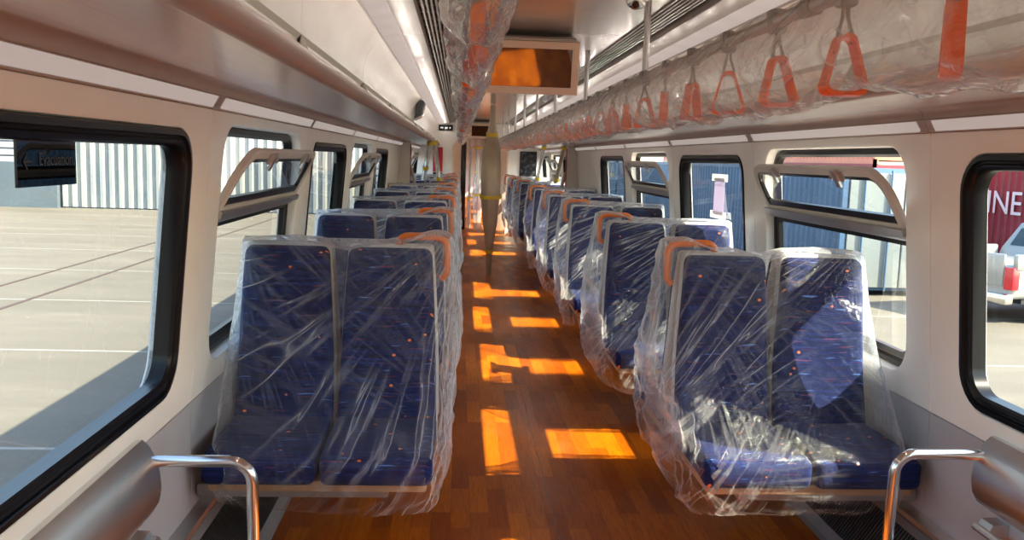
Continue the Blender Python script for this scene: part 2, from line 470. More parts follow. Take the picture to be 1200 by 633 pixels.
# ------------------------------------------------------------------ mesh helpers
def tag(o, label=None, cat=None, group=None, kind=None):
    if label: o['label'] = label
    if cat: o['category'] = cat
    if group: o['group'] = group
    if kind: o['kind'] = kind
    return o
def empty(name, loc=(0, 0, 0), rz=0.0):
    o = bpy.data.objects.new(name, None)
    o.empty_display_size = 0.1
    COL.objects.link(o)
    o.location = loc
    o.rotation_euler = (0, 0, rz)
    return o
class MB:
    """collects geometry; build() links it as one mesh object"""
    def __init__(s):
        s.v = []; s.f = []
    def add(s, vs, fs):
        k = len(s.v)
        s.v += [tuple(p) for p in vs]
        s.f += [tuple(i + k for i in f) for f in fs]
        return s
    def box(s, lo, hi):
        x0, y0, z0 = lo; x1, y1, z1 = hi
        return s.add([(x0, y0, z0), (x1, y0, z0), (x1, y1, z0), (x0, y1, z0), (x0, y0, z1), (x1, y0, z1), (x1, y1, z1), (x0, y1, z1)],
                     [(0, 3, 2, 1), (4, 5, 6, 7), (0, 1, 5, 4), (1, 2, 6, 5), (2, 3, 7, 6), (3, 0, 4, 7)])
    def rbox(s, lo, hi, r=0.01, seg=3, fn=None, cuts=0):
        bm = bmesh.new()
        bmesh.ops.create_cube(bm, size=1.0)
        c = [(a + b)/2 for a, b in zip(lo, hi)]
        d = [b - a for a, b in zip(lo, hi)]
        for v in bm.verts:
            v.co = Vector([c[i] + v.co[i]*d[i] for i in range(3)])
        bmesh.ops.bevel(bm, geom=bm.edges[:] + bm.verts[:], offset=r, segments=seg, profile=0.5, affect='EDGES')
        if cuts:
            long = [e for e in bm.edges if e.calc_length() > 0.06]
            bmesh.ops.subdivide_edges(bm, edges=long, cuts=cuts, use_grid_fill=True)
        if fn:
            for v in bm.verts:
                v.co = Vector(fn(v.co))
        bm.verts.index_update()
        s.add([v.co[:] for v in bm.verts], [[v.index for v in f.verts] for f in bm.faces])
        bm.free()
        return s
    def loft(s, rings, closed=True, cap0=False, cap1=False):
        k = len(s.v); n = len(rings[0])
        for r in rings:
            s.v += [tuple(p) for p in r]
        m = n if closed else n - 1
        for i in range(len(rings) - 1):
            for j in range(m):
                a = k + i*n + j; b = k + i*n + (j + 1) % n
                s.f.append((a, b, b + n, a + n))
        if cap0: s.f.append(tuple(k + j for j in reversed(range(n))))
        if cap1: s.f.append(tuple(k + (len(rings) - 1)*n + j for j in range(n)))
        return s
    def tube(s, path, r, n=10, sx=1.0, caps=True):
        path = [Vector(p) for p in path]
        rs = r if hasattr(r, '__len__') else [r]*len(path)
        rings = []
        up = None
        for i, p in enumerate(path):
            t = (path[min(i + 1, len(path) - 1)] - path[max(i - 1, 0)]).normalized()
            if up is None:
                up = Vector((0, 0, 1)) if abs(t.z) < 0.9 else Vector((1, 0, 0))
            a = t.cross(up).normalized()
            up = a.cross(t).normalized()
            rings.append([p + (a*math.cos(q)*sx + up*math.sin(q))*rs[i] for q in [2*math.pi*j/n for j in range(n)]])
        return s.loft(rings, True, caps, caps)
    def prism(s, prof, y0, y1, caps=True):
        """closed profile [(x,z)] extruded along y"""
        n = len(prof)
        return s.loft([[(x, y0, z) for x, z in prof], [(x, y1, z) for x, z in prof]], True, caps, caps)
    def mesh(s, name, smooth=35, fix=True):
        me = bpy.data.meshes.new(name)
        me.from_pydata(s.v, [], s.f)
        if fix:
            bm = bmesh.new(); bm.from_mesh(me)
            bmesh.ops.recalc_face_normals(bm, faces=bm.faces)
            bm.to_mesh(me); bm.free()
        if smooth:
            me.polygons.foreach_set('use_smooth', [True]*len(me.polygons))
            me.set_sharp_from_angle(angle=math.radians(smooth))
        me.update()
        return me
    def build(s, name, mat, parent=None, smooth=35, fix=True):
        me = s.mesh(name, smooth, fix)
        me.materials.append(M[mat] if isinstance(mat, str) else mat)
        return link(name, me, parent)
def link(name, me, parent=None, loc=None):
    o = bpy.data.objects.new(name, me)
    COL.objects.link(o)
    if parent is not None: o.parent = parent
    if loc is not None: o.location = loc
    return o
def copy_tree(o, parent=None):
    c = o.copy()
    COL.objects.link(c)
    c.parent = parent
    for ch in list(o.children):
        copy_tree(ch, c)
    return c
def text(name, body, size, mat, loc, rot, parent, extrude=0.001, align='LEFT'):
    cu = bpy.data.curves.new(name, 'FONT')
    cu.body = body; cu.size = size; cu.extrude = extrude; cu.align_x = align
    cu.materials.append(M[mat])
    tmp = bpy.data.objects.new(name + '_tmp', cu)
    COL.objects.link(tmp)
    bpy.context.view_layer.update()
    me = bpy.data.meshes.new_from_object(tmp.evaluated_get(bpy.context.evaluated_depsgraph_get()))
    bpy.data.objects.remove(tmp)
    if not me.materials: me.materials.append(M[mat])
    o = bpy.data.objects.new(name, me)
    COL.objects.link(o)
    o.location = loc; o.rotation_euler = rot
    o.parent = parent
    return o
ORD = ['first', 'second', 'third', 'fourth', 'fifth', 'sixth', 'seventh', 'eighth', 'ninth', 'tenth', 'eleventh', 'twelfth', 'thirteenth', 'fourteenth', 'fifteenth', 'sixteenth', 'seventeenth', 'eighteenth', 'nineteenth', 'twentieth']
ORD += ['twenty-' + o for o in ORD[:9]] + ['thirtieth'] + ['thirty-' + o for o in ORD[:9]] + ['fortieth', 'forty-first', 'forty-second']

# ------------------------------------------------------------------ car dimensions
Z_SILL, Z_TOP, LEAN = 0.63, 1.575, 0.088
HW0 = 1.243
def hw(z):
    return HW0 if z <= Z_SILL else HW0 - LEAN*(z - Z_SILL)
SEAMS = [2.88 + 1.8*n for n in range(-3, 18)]     # panel joints along the car
NSEG = len(SEAMS) - 1
Y0, Y1 = SEAMS[0], SEAMS[-1]
FLOOR_T = 0.08

# ground and body
g = MB().box((-90, -60, -1.3), (90, 140, -1.0)).build('ground', 'ground', smooth=0)
tag(g, 'pale concrete yard outside the carriage windows', kind='structure')
fl = MB().box((-1.243, Y0, -FLOOR_T), (1.243, Y1, 0)).build('floor', 'floor', smooth=0)
tag(fl, 'orange wood-strip vinyl floor of the carriage', kind='structure')
rnd = random.Random(3)
pts = []
y = 2.4
while y < 6.4:
    pts.append((0.03 + rnd.uniform(-.006, .006), y)); y += 0.09
mb = MB()
rings = [[(x - .0015, yy, 0.0003), (x, yy, 0.002), (x + .0015, yy, 0.0003)] for x, yy in pts]
mb.loft(rings, closed=False)
mb.build('floor_seam', 'grey_metal', fl)

shell = MB()
for s in (-1, 1):
    shell.prism([(s*1.25, -0.95), (s*1.31, -0.95), (s*1.31, 0.66), (s*1.25, 0.66)], Y0, Y1)
roof = [(-1.28, 1.565), (-1.30, 1.70), (-1.22, 2.05), (-0.95, 2.28), (-0.5, 2.40), (0, 2.43), (0.5, 2.40), (0.95, 2.28), (1.22, 2.05), (1.30, 1.70), (1.28, 1.565)]
roof_in = [(x*0.985, z - 0.03 if 0 < i < 10 else z) for i, (x, z) in enumerate(roof)]
shell.prism(roof + roof_in[::-1], Y0, Y1)
shell.box((-1.31, Y0, -0.95), (1.31, Y1, -0.90))
sh = shell.build('roof', 'grey_metal', smooth=0)
tag(sh, 'outer roof and lower body of the rail carriage', kind='structure')

# ------------------------------------------------------------------ walls
def rrect(y0, y1, z0, z1, r, n=7, rb=None):
    """rounded rectangle in (y,z), counter-clockwise from right-bottom corner arc"""
    pts = []
    rb = r if rb is None else rb
    for (cy, cz, a0, rr) in ((y1 - rb, z0 + rb, -90, rb), (y1 - r, z1 - r, 0, r), (y0 + r, z1 - r, 90, r), (y0 + rb, z0 + rb, 180, rb)):
        for i in range(n):
            a = math.radians(a0 + 90*i/(n - 1))
            pts.append((cy + rr*math.cos(a), cz + rr*math.sin(a)))
    return pts
def rect_match(inner, y0, y1, z0, z1, n=7):
    out = []
    corners = [(y1, z0), (y1, z1), (y0, z1), (y0, z0)]
    h = n//2
    for k in range(4):
        cy, cz = corners[k]
        for i in range(n):
            py, pz = inner[k*n + i]
            if i == h: out.append((cy, cz))
            elif (i < h) == (k % 2 == 0): out.append((py, cz))
            else: out.append((cy, pz))
    return out
def P(s, y, z, depth):
    """point on wall of side s; depth>0 towards the aisle"""
    return (s*(hw(z) - depth), y, z)
WZ0, WZ1, WHALF, WR = 0.715, 1.505, 0.725, 0.125
WZ1H = 1.532

def wall_panel_mesh(s, hole=True, half=WHALF, WZ1=WZ1):
    y0, y1 = 0.0, 1.8
    mb = MB()
    if hole:
        inner = rrect(0.9 - half, 0.9 + half, WZ0, WZ1, WR)
        o1 = rect_match(inner, y0 + .003, y1 - .003, Z_SILL + .003, Z_TOP - .002)
        o2 = rect_match(inner, y0, y1, Z_SILL, Z_TOP)
        inn0 = rrect(0.9 - half - .012, 0.9 + half + .012, WZ0 - .012, WZ1 + .012, WR + .012)
        rings = [[P(s, y, z, -.09) for y, z in inner], [P(s, y, z, -.012) for y, z in inner], [P(s, y, z, -.003) for y, z in rrect(0.9 - half - .004, 0.9 + half + .004, WZ0 - .004, WZ1 + .004, WR + .004)],
                 [P(s, y, z, 0) for y, z in inn0], [P(s, y, z, 0) for y, z in o1], [P(s, y, z, -.006) for y, z in o2], [P(s, y, z, -.05) for y, z in o2]]
        mb.loft(rings, True)
    else:
        o1 = [(y0 + .003, Z_SILL + .003), (y1 - .003, Z_SILL + .003), (y1 - .003, Z_TOP - .002), (y0 + .003, Z_TOP - .002)]
        o2 = [(y0, Z_SILL), (y1, Z_SILL), (y1, Z_TOP), (y0, Z_TOP)]
        mb.loft([[P(s, y, z, -.05) for y, z in o2], [P(s, y, z, -.006) for y, z in o2], [P(s, y, z, 0) for y, z in o1]], True, True, True)
    return mb.mesh('wall_panel')
def lower_panel_mesh(s):
    mb = MB()
    y0, y1 = 0.0, 1.8
    o2 = [(y0, 0.0), (y1, 0.0), (y1, Z_SILL), (y0, Z_SILL)]
    o1 = [(y0 + .003, 0.0), (y1 - .003, 0.0), (y1 - .003, Z_SILL - .003), (y0 + .003, Z_SILL - .003)]
    mb.loft([[(s*(HW0 + .05), y, z) for y, z in o2], [(s*(HW0 + .006), y, z) for y, z in o2], [(s*HW0, y, z) for y, z in o1]], True, True, True)
    return mb.mesh('lower_panel')

# window kinds by panel index (panel 2 spans -.72+... see SEAMS); centre = seam + .9
def panel_kind(i):
    y = SEAMS[i]
    if 10.0 < y < 11.0: return 'blank'
    k = i % 2
    return 'fixed' if k == 0 else 'hopper'
# SEAMS[2] = 1.08 -> centre 1.98 is a fixed window: index 2 even -> fixed

def ring_mesh(s, loops):
    mb = MB()
    mb.loft([[P(s, y, z, d) for y, z in lp] for lp, d in loops], True)
    return mb.mesh('gasket')
def loop(inset, z0=WZ0, z1=WZ1, half=WHALF, r=WR, rb=None):
    return rrect(0.9 - half + inset, 0.9 + half - inset, z0 + inset, z1 - inset, max(r - inset, .012), rb=rb)
def fixed_gasket(s):
    g = .048
    return ring_mesh(s, [(loop(0), -.085), (loop(0), -.004), (loop(.004), .003), (loop(.018), .004), (loop(.022), -.006), (loop(.027), -.008), (loop(.032), -.003), (loop(.041), -.006), (loop(g), -.016), (loop(g), -.060)])
def hopper_gasket(s):
    g = .034
    def lp(i): return loop(i, z1=WZ1H)
    return ring_mesh(s, [(lp(0), -.085), (lp(0), -.05), (lp(.008), -.040), (lp(.024), -.040), (lp(g), -.05), (lp(g), -.075)])
def pane_mesh(s, lp, depth):
    mb = MB()
    mb.add([P(s, y, z, depth) for y, z in lp], [tuple(range(len(lp)))])
    return mb.mesh('pane', smooth=0)
Z_HINGE, SASH_H, TILT = 1.243, 0.235, math.radians(25)
def SP(s, y, h, d):
    """sash point: h up the sash, d out of its face (towards the aisle)"""
    z = Z_HINGE + h*math.cos(TILT) - d*math.sin(TILT)
    dep = -.020 + h*math.sin(TILT) + d*math.cos(TILT)
    return (s*(hw(Z_HINGE) - LEAN*(z - Z_HINGE) - dep), y, z)
def sash_loop(inset, inb=None):
    a, b = 0.9 - WHALF + .014, 0.9 + WHALF - .014
    return rrect(a + inset, b - inset, inset if inb is None else inb, SASH_H - inset, max(.125 - inset, .02), rb=.012)
def sash_frame_mesh(s):
    l0, l1 = sash_loop(0), sash_loop(.034, .020)
    mb = MB()
    mb.loft([[SP(s, y, h, -.012) for y, h in l1], [SP(s, y, h, -.012) for y, h in l0], [SP(s, y, h, .010) for y, h in l0], [SP(s, y, h, .014) for y, h in sash_loop(.004, .004)], [SP(s, y, h, .014) for y, h in sash_loop(.030, .018)], [SP(s, y, h, .010) for y, h in l1], [SP(s, y, h, -.012) for y, h in l1]], True)
    return mb.mesh('sash')
def sash_seal_mesh(s):
    l0, l1 = sash_loop(.034, .020), sash_loop(.050, .048)
    mb = MB()
    mb.loft([[SP(s, y, h, -.010) for y, h in l0], [SP(s, y, h, .006) for y, h in l0], [SP(s, y, h, .004) for y, h in l1], [SP(s, y, h, -.010) for y, h in l1]], True)
    return mb.mesh('seal')
def sash_pane_mesh(s):
    mb = MB()
    mb.add([SP(s, y, h, -.002) for y, h in sash_loop(.048, .046)], [tuple(range(28))])
    return mb.mesh('pane', smooth=0)
def latch_mesh(s, yc_):
    mb = MB()
    for (ya, yb, h0, h1, d0, d1) in ((-.055, .055, SASH_H - .052, SASH_H - .012, .014, .020), (-.018, .018, SASH_H - .075, SASH_H - .004, .020, .030)):
        q = [SP(s, yc_ + yy, h, d) for d in (d0, d1) for yy, h in ((ya, h0), (yb, h0), (yb, h1), (ya, h1))]
        mb.add(q, [(0, 3, 2, 1), (4, 5, 6, 7), (0, 1, 5, 4), (1, 2, 6, 5), (2, 3, 7, 6), (3, 0, 4, 7)])
    mb.tube([SP(s, yc_ + .028, SASH_H - .03, .02), SP(s, yc_ + .028, SASH_H - .03, .036)], .011, 10)
    return mb.mesh('latch')
def transom_mesh(s):
    mb = MB()
    a, b = 0.9 - WHALF + .004, 0.9 + WHALF - .004
    prof = [(1.198, -.07), (1.198, -.028), (1.206, -.022), (1.214, -.022), (1.216, .004), (1.238, .010), (1.243, .004), (1.243, -.07)]
    mb.loft([[P(s, y, z, d) for z, d in prof] for y in (a, b)], True, True, True)
    return mb.mesh('transom')
def lower_seal_mesh(s):
    lo = loop(.0385, z1=1.2385, rb=.085, r=.02)
    l1 = loop(.062, z1=1.240, rb=.065, r=.015)
    mb = MB()
    mb.loft([[P(s, y, z, d) for y, z in lp] for lp, d in ((lo, -.075), (lo, -.045), (l1, -.048), (l1, -.07))], True)
    return mb.mesh('seal')

def with_mat(me, mat):
    me.materials.append(M[mat]); return me
for s, side in ((-1, 'left'), (1, 'right')):
    wall = empty('wall_' + side)
    tag(wall, 'white window wall with grey lower panels on the %s side of the carriage' % side, kind='structure')
    pm = with_mat(wall_panel_mesh(s), 'white_panel')
    pb = with_mat(wall_panel_mesh(s, False), 'white_panel')
    ph = with_mat(wall_panel_mesh(s, WZ1=WZ1H), 'white_panel')
    lm = with_mat(lower_panel_mesh(s), 'grey_panel')
    fg, hg = with_mat(fixed_gasket(s), 'rubber'), with_mat(hopper_gasket(s), 'rubber')
    fp = with_mat(pane_mesh(s, loop(.046), -.045), 'glass')
    lp_ = with_mat(pane_mesh(s, loop(.060, z1=1.2385, rb=.065, r=.015), -.058), 'glass')
    sf, ss, sp = with_mat(sash_frame_mesh(s), 'sash_paint'), with_mat(sash_seal_mesh(s), 'rubber'), with_mat(sash_pane_mesh(s), 'glass')
    la = [with_mat(latch_mesh(s, yy), 'alu') for yy in (0.55, 1.25)]
    tm, ls = with_mat(transom_mesh(s), 'alu'), with_mat(lower_seal_mesh(s), 'rubber')
    for i in range(NSEG):
        y = SEAMS[i]
        kind = panel_kind(i)
        link('wall_panel', {'blank': pb, 'fixed': pm, 'hopper': ph}[kind], wall, (0, y, 0))
        link('lower_panel', lm, wall, (0, y, 0))
        if kind == 'blank': continue
        w = empty('window_%d' % (i + 1 + (20 if s > 0 else 0)), (0, y, 0))
        tag(w, ('fixed black-framed window' if kind == 'fixed' else 'window with a tilted-in top sash') + ' in the %s wall' % side, kind='structure')
        if kind == 'fixed':
            link('gasket', fg, w); link('pane', fp, w)
        else:
            link('gasket', hg, w); link('pane', lp_, w); link('seal', ls, w); link('transom', tm, w)
            sash = link('sash', sf, w)
            link('seal', ss, sash); link('pane', sp, sash)
            for m_ in la: link('latch', m_, sash)

# end walls
def end_wall(name, y0, y1, label):
    mb = MB().box((-1.245, y0, 0), (1.245, y1, 2.2))
    o = mb.build(name, 'white_panel', smooth=0)
    tag(o, label, kind='structure')
end_wall('wall_rear', Y0 - .05, Y0, 'rear end wall of the carriage behind the viewer')
end_wall('wall_far', Y1, Y1 + .05, 'far end wall at the end of the aisle')

# ------------------------------------------------------------------ ceiling and side ducts
ceil = empty('ceiling')
tag(ceil, 'carriage ceiling with light strips, coves and vents', kind='structure')
def strip(name, prof, mat, s, thick=0.012, y0=0.0015, y1=1.7985, smooth=35, ends=True):
    """open profile [(x,z)] from the wall side to the middle, given a small thickness upwards"""
    pr = [(s*x, z) for x, z in prof]
    back = [(s*(x + .004), z + thick) for x, z in prof][::-1]
    mb = MB().prism(pr + back, y0, y1)
    return with_mat(mb.mesh(name, smooth), mat)
def arc(p0, p1, bulge, n=7):
    (x0, z0), (x1, z1) = p0, p1
    dx, dz = x1 - x0, z1 - z0
    out = []
    for i in range(n):
        t = i/(n - 1)
        k = 4*t*(1 - t)*bulge
        out.append((x0 + dx*t - dz*k, z0 + dz*t + dx*k))
    return out
tube_prof = [(.80 + .030*math.cos(a) , 1.688 + .032*math.sin(a)) for a in [2*math.pi*j/18 for j in range(18)]]
strips = {}
for s in (-1, 1):
    S = []
    S.append(('light_diffuser', strip('light_diffuser', [(1.147, 1.579), (1.128, 1.612)], 'diffuser', s, .006, .05, 1.75)))
    S.append(('light_frame', strip('light_frame', [(1.162, 1.5745), (1.149, 1.577), (1.150, 1.584), (1.130, 1.617), (1.125, 1.615)], 'bronze', s, .006)))
    S.append(('edge_moulding', strip('edge_moulding', arc((1.127, 1.613), (1.090, 1.652), -.28), 'bronze', s)))
    S.append(('duct_panel', strip('duct_panel', [(1.092, 1.652), (.80, 1.668)], 'rack_grey', s)))
    mb = MB().prism([(s*x, z) for x, z in tube_prof], .0015, 1.7985)
    S.append(('edge_tube', with_mat(mb.mesh('edge_tube'), 'bronze')))
    S.append(('cove_panel', strip('cove_panel', [(.83, 1.69), (.905, 1.70), (.90, 1.80), (.886, 1.815)], 'cove', s)))
    S.append(('cove_panel', strip('cove_panel', arc((.886, 1.815), (.797, 2.040), -.14, 9), 'cove', s)))
    S.append(('light_diffuser', strip('light_diffuser', [(.790, 2.046), (.690, 2.062)], 'diffuser', s, .01)))
    S.append(('ceiling_beam', strip('ceiling_beam', [(.800, 2.050), (.7965, 2.038), (.790, 2.0425), (.79, 2.060)], 'beam', s, .01)))
    S.append(('ceiling_beam', strip('ceiling_beam', [(.690, 2.072), (.690, 2.055), (.585, 2.064), (.580, 2.105)], 'beam', s, .012)))
    S.append(('vent_back', strip('vent_back', [(.582, 2.118), (.448, 2.118)], 'dark', s, .01)))
    mb = MB()
    for k in range(6):
        x = .566 - k*.021
        mb.box((min(s*x, s*(x - .009)), .0015, 2.090), (max(s*x, s*(x - .009)), 1.7985, 2.110))
    for k in range(9):
        yy = .1 + .2*k
        mb.box((min(s*.45, s*.58), yy, 2.098), (max(s*.45, s*.58), yy + .012, 2.112))
    S.append(('vent_grille', with_mat(mb.mesh('vent_grille', 0), 'beam')))
    strips[s] = S
mid = strip('ceiling_panel', [(.452, 2.118), (.450, 2.098), (-.450, 2.098), (-.452, 2.118)], 'ceiling_white', 1, .02)
# a tiny dark joint shows between panels
bolt = with_mat(MB().tube([(0, 0, 0), (0, 0, .03)], .007, 8).mesh('bolt'), 'alu')
for i in range(NSEG):
    y = SEAMS[i]
    for s in (-1, 1):
        for nm, me in strips[s]:
            link(nm, me, ceil, (0, y, 0))
        if y < 9:
            for dy in (-.10, .10):
                link('bolt', bolt, ceil, (s*.885, y + dy, 1.700))
    link('ceiling_panel', mid, ceil, (0, y, 0))
for i in range(NSEG):
    for s in (-1, 1):
        if SEAMS[i] > 18: continue
        for q in (.15, .45, .75, 1.05, 1.35, 1.65):
            ld = bpy.data.lights.new('fill_light', 'POINT')  # unseen fill lights added below the diffusers to brighten the dim interior
            ld.energy = 0.11*FILL_LEVEL
            ld.color = (1.0, 0.92, 0.82)
            ld.shadow_soft_size = 0.0
            lo = bpy.data.objects.new('fill_light', ld)
            COL.objects.link(lo)
            lo.location = (s*.665, SEAMS[i] + q, 1.945)
            lo.parent = ceil
# light-proof backing above the panel joints
mb = MB()
for s in (-1, 1):
    pr = [(1.20, 1.60), (1.16, 1.66), (1.0, 1.70), (.96, 1.80), (.92, 1.85), (.84, 2.09), (.6, 2.14), (0.0, 2.14)]
    mb.prism([(s*x, z) for x, z in pr] + [(s*x, z + .02) for x, z in pr][::-1], Y0, Y1)
mb.build('duct_back', 'dark', ceil, smooth=0)

# heaters along the wall foot
for s, side in ((-1, 'left'), (1, 'right')):
    t = empty('wall_heater', (0, 0, 0))
    tag(t, 'slotted steel heater casing along the foot of the %s wall' % side, 'heater')
    MB().prism([(s*1.24, .002), (s*1.06, .002), (s*1.06, .03), (s*1.075, .05), (s*1.20, .235), (s*1.24, .25)], 1.2, 10.0).build('casing', 'grey_metal', t, smooth=20)
    MB().prism([(s*1.241, .25), (s*1.205, .242), (s*1.195, .248), (s*1.20, .262), (s*1.241, .272)], 1.2, 10.0).build('top_strip', 'steel', t, smooth=20)
    mb = MB()
    yy = 1.9
    while yy < 6.0:
        a, b = (1.087, .064), (1.187, .212)
        nx, nz = -.0045, .003
        q = []
        for (x, z) in (a, b):
            for d in (0, 1):
                for e in (0, .009):
                    q.append((s*(x + d*nx*1.2 + (.002 if d == 0 else 0)), yy + e, z + d*nz*1.2))
        mb.add(q, [(0, 1, 3, 2), (4, 6, 7, 5), (0, 4, 5, 1), (2, 3, 7, 6), (0, 2, 6, 4), (1, 5, 7, 3)])
        yy += .018
    mb.build('louvre', 'dark', t, smooth=0)

# ------------------------------------------------------------------ bulkhead and partitions
BY = 17.0
prof_out = [(-1.243, 0), (-1.243, .63), (-1.16, 1.575), (-1.14, 1.60), (-1.08, 1.66), (-.84, 1.68), (-.87, 1.82), (-.79, 2.05), (-.56, 2.09), (.56, 2.09), (.79, 2.05), (.87, 1.82), (.84, 1.68), (1.08, 1.66), (1.14, 1.60), (1.16, 1.575), (1.243, .63), (1.243, 0)]
door_in = [(-.50, 0), (-.50, .6), (-.50, 1.0), (-.50, 1.45), (-.50, 1.62), (-.49, 1.66), (-.44, 1.72), (-.36, 1.79), (-.3, 1.82), (.3, 1.82), (.36, 1.79), (.44, 1.72), (.49, 1.66), (.50, 1.62), (.50, 1.45), (.50, 1.0), (.50, .6), (.50, 0)]
mb = MB()
mb.loft([[(x, BY, z) for x, z in prof_out], [(x, BY, z) for x, z in door_in], [(x, BY + .08, z) for x, z in door_in], [(x, BY + .08, z) for x, z in prof_out]], closed=False)
bh = mb.build('partition_wall', 'white_panel', smooth=0)
tag(bh, 'white cross partition with a chamfered doorway over the aisle', kind='structure')
rim = [(x*1.06, z + (.03 if z > 1.7 else 0)) for x, z in door_in]
MB().loft([[(x, BY - .002, z) for x, z in rim], [(x, BY - .03, z) for x, z in rim], [(x, BY - .03, z) for x, z in door_in], [(x, BY - .002, z) for x, z in door_in]], closed=False).build('door_frame', 'beige', bh, smooth=30)
for s, side in ((-1, 'left'), (1, 'right')):
    t = empty('draught_screen', (s*1.13, 11.9, 0))
    tag(t, 'white draught screen panel with red edge beside the %s doorway' % side, 'screen')
    MB().rbox((-.095, -.02, 0), (.095, .02, 1.64), .008, 2).build('panel', 'white_panel', t)
    MB().rbox((-s*.099 - .006, -.024, .9), (-s*.099 + .006, .024, 1.6), .003, 1).build('edge_strip', 'red_panel', t)
    hx = -s*.12
    MB().tube([(hx + s*.01, -.0, .35), (hx - s*.04, -.0, .60), (hx - s*.055, 0, .85), (hx - s*.04, 0, 1.05), (hx + s*.01, 0, 1.28)], .022, 10).build('grab_bar', 'wrap_paper', t)

# notice boards / displays on the bulkhead
t = empty('notice_frame', (.91, BY - .02, 1.33))
tag(t, 'dark framed notice on the white partition beside the aisle doorway', 'notice')
MB().rbox((-.16, -.01, -.26), (.16, .02, .26), .005, 1).build('frame', 'black_plastic', t)
MB().rbox((-.14, -.014, -.24), (.14, -.008, .24), .002, 1).build('sheet', 'poster', t)
t = empty('red_sign', (-.80, BY - .02, 1.38))
tag(t, 'red upright panel on the partition left of the aisle doorway', 'sign')
MB().rbox((-.09, -.01, -.22), (.09, .02, .24), .005, 1).build('plate', 'red_panel', t)
MB().rbox((-.09, -.012, -.36), (.09, .02, -.23), .005, 1).build('lower_plate', 'black_plastic', t)
t = empty('led_display', (-.66, BY - .03, 1.985))
tag(t, 'small black LED message display above the far doorway', 'display')
MB().rbox((-.13, -.02, -.055), (.13, .03, .055), .006, 2).build('housing', 'black_plastic', t)
for k in range(7):
    if k in (2, 5): continue
    MB().rbox((-.10 + .028*k, -.024, -.012), (-.08 + .028*k, -.019, .014), .002, 1).build('led_block', 'led', t)

t = empty('sliding_door', (0, BY + 1.0, 0))
tag(t, 'beige sliding door leaf standing open in the far doorway', 'door')
MB().rbox((-.66, -.02, .0), (-.36, .02, 1.98), .008, 2).build('leaf', 'beige', t)
MB().rbox((-.36, -.03, .0), (-.26, .03, 1.98), .008, 2).build('edge_seal', 'black_plastic', t)
MB().rbox((-.67, -.04, 1.98), (.66, .04, 2.05), .008, 2).build('top_track', 'beige', t)
MB().rbox((.36, -.02, .0), (.66, .02, 1.98), .008, 2).build('leaf', 'beige', t)

# ------------------------------------------------------------------ seats
def bench(s, fy):
    """two-seat bench; s = side of the car, fy=-1 faces the camera, +1 faces away. y=0 is the back-to-back line"""
    root = empty('double_seat')
    def fn(p):
        return (s*p[0], -fy*p[1], p[2])     # authored for right side facing -y
    def B(mb, name, mat, par=root, smooth=40):
        mb.v = [fn(p) for p in mb.v]
        return mb.build(name, mat, par, smooth)
    for (x0, x1) in ((.452, .818), (.832, 1.196)):
        c = (x0 + x1)/2; w = (x1 - x0)/2
        def back_fn(p):
            x, y, z = p
            t = (z - .44)/.67
            # recline, slim towards the top, side bolsters
            yy = y - .165 + .125*t + .020*math.sin(t*math.pi*1.6)
            k = 1.0 - .16*max(0, t)**1.6
            u = (x - c)/w
            yy += .018*(1 - u*u)*(1 if y < 0 else 0)*(1 - t*.5)
            return (c + (x - c)*k, yy, z)
        mb = MB().rbox((x0, -.035, .42), (x1, .035, 1.105), .032, 4, back_fn, cuts=5)
        bk = B(mb, 'backrest', 'fabric')
        mb = MB().rbox((x0 - .006, .015, .40), (x1 + .006, .055, 1.115), .018, 3, back_fn, cuts=5)
        B(mb, 'back_shell', 'shell')
        def cush_fn(p):
            x, y, z = p
            u = (x - c)/w
            zz = z + .012*u*u*(z > .42) - .012*max(0, (-y - .45)/.15)
            return (x, y, zz)
        mb = MB().rbox((x0 - .002, -.60, .385), (x1 + .002, -.12, .480), .030, 4, cush_fn, cuts=4)
        B(mb, 'cushion', 'fabric')
    B(MB().rbox((.47, -.565, .345), (1.18, -.08, .386), .012, 2), 'seat_pan', 'seat_pan')
    B(MB().rbox((.60, -.50, .30), (1.235, -.42, .348), .010, 2), 'cantilever_arm', 'grey_metal')
    B(MB().rbox((.60, -.20, .30), (1.235, -.12, .348), .010, 2), 'cantilever_arm', 'grey_metal')
    if fy < 0:
        xa = .435
        path = [(xa + .012, -.012, .985), (xa - .008, -.012, 1.005), (xa - .010, -.012, 1.05)]
        for i in range(7):
            a = math.radians(180 - 15*i)
            path.append((xa + .035 + .045*math.cos(a), -.012, 1.10 + .045*math.sin(a)))
        path += [(xa + .10, -.012, 1.146)]
        for i in range(6):
            a = math.radians(90 - 18*i)
            path.append((xa + .14 + .035*math.cos(a), -.012, 1.111 + .035*math.sin(a)))
        path += [(xa + .175, -.012, 1.085)]
        B(MB().tube(path, .0145, 10), 'grab_handle', 'orange')
    return root
proto = {(s, fy): bench(s, fy) for s in (-1, 1) for fy in (-1, 1)}
ROWS = [3.40, 5.10, 6.80, 8.50, 10.20, 12.55, 14.25, 15.95]
used = set()
for s, side in ((-1, 'left'), (1, 'right')):
    for i, y in enumerate(ROWS):
        for fy in (-1, 1):
            o = proto[(s, fy)] if (s, fy) not in used else copy_tree(proto[(s, fy)])
            used.add((s, fy))
            o.location = (0, y, 0)
            if fy < 0:
                lab = 'blue double seat with orange handle facing the viewer, %s row on the %s' % (ORD[i], side)
            else:
                lab = 'blue double seat facing away, backing onto the %s row on the %s' % (ORD[i], side)
            tag(o, lab, 'seat', 'blue double seats on the %s side of the aisle' % side)

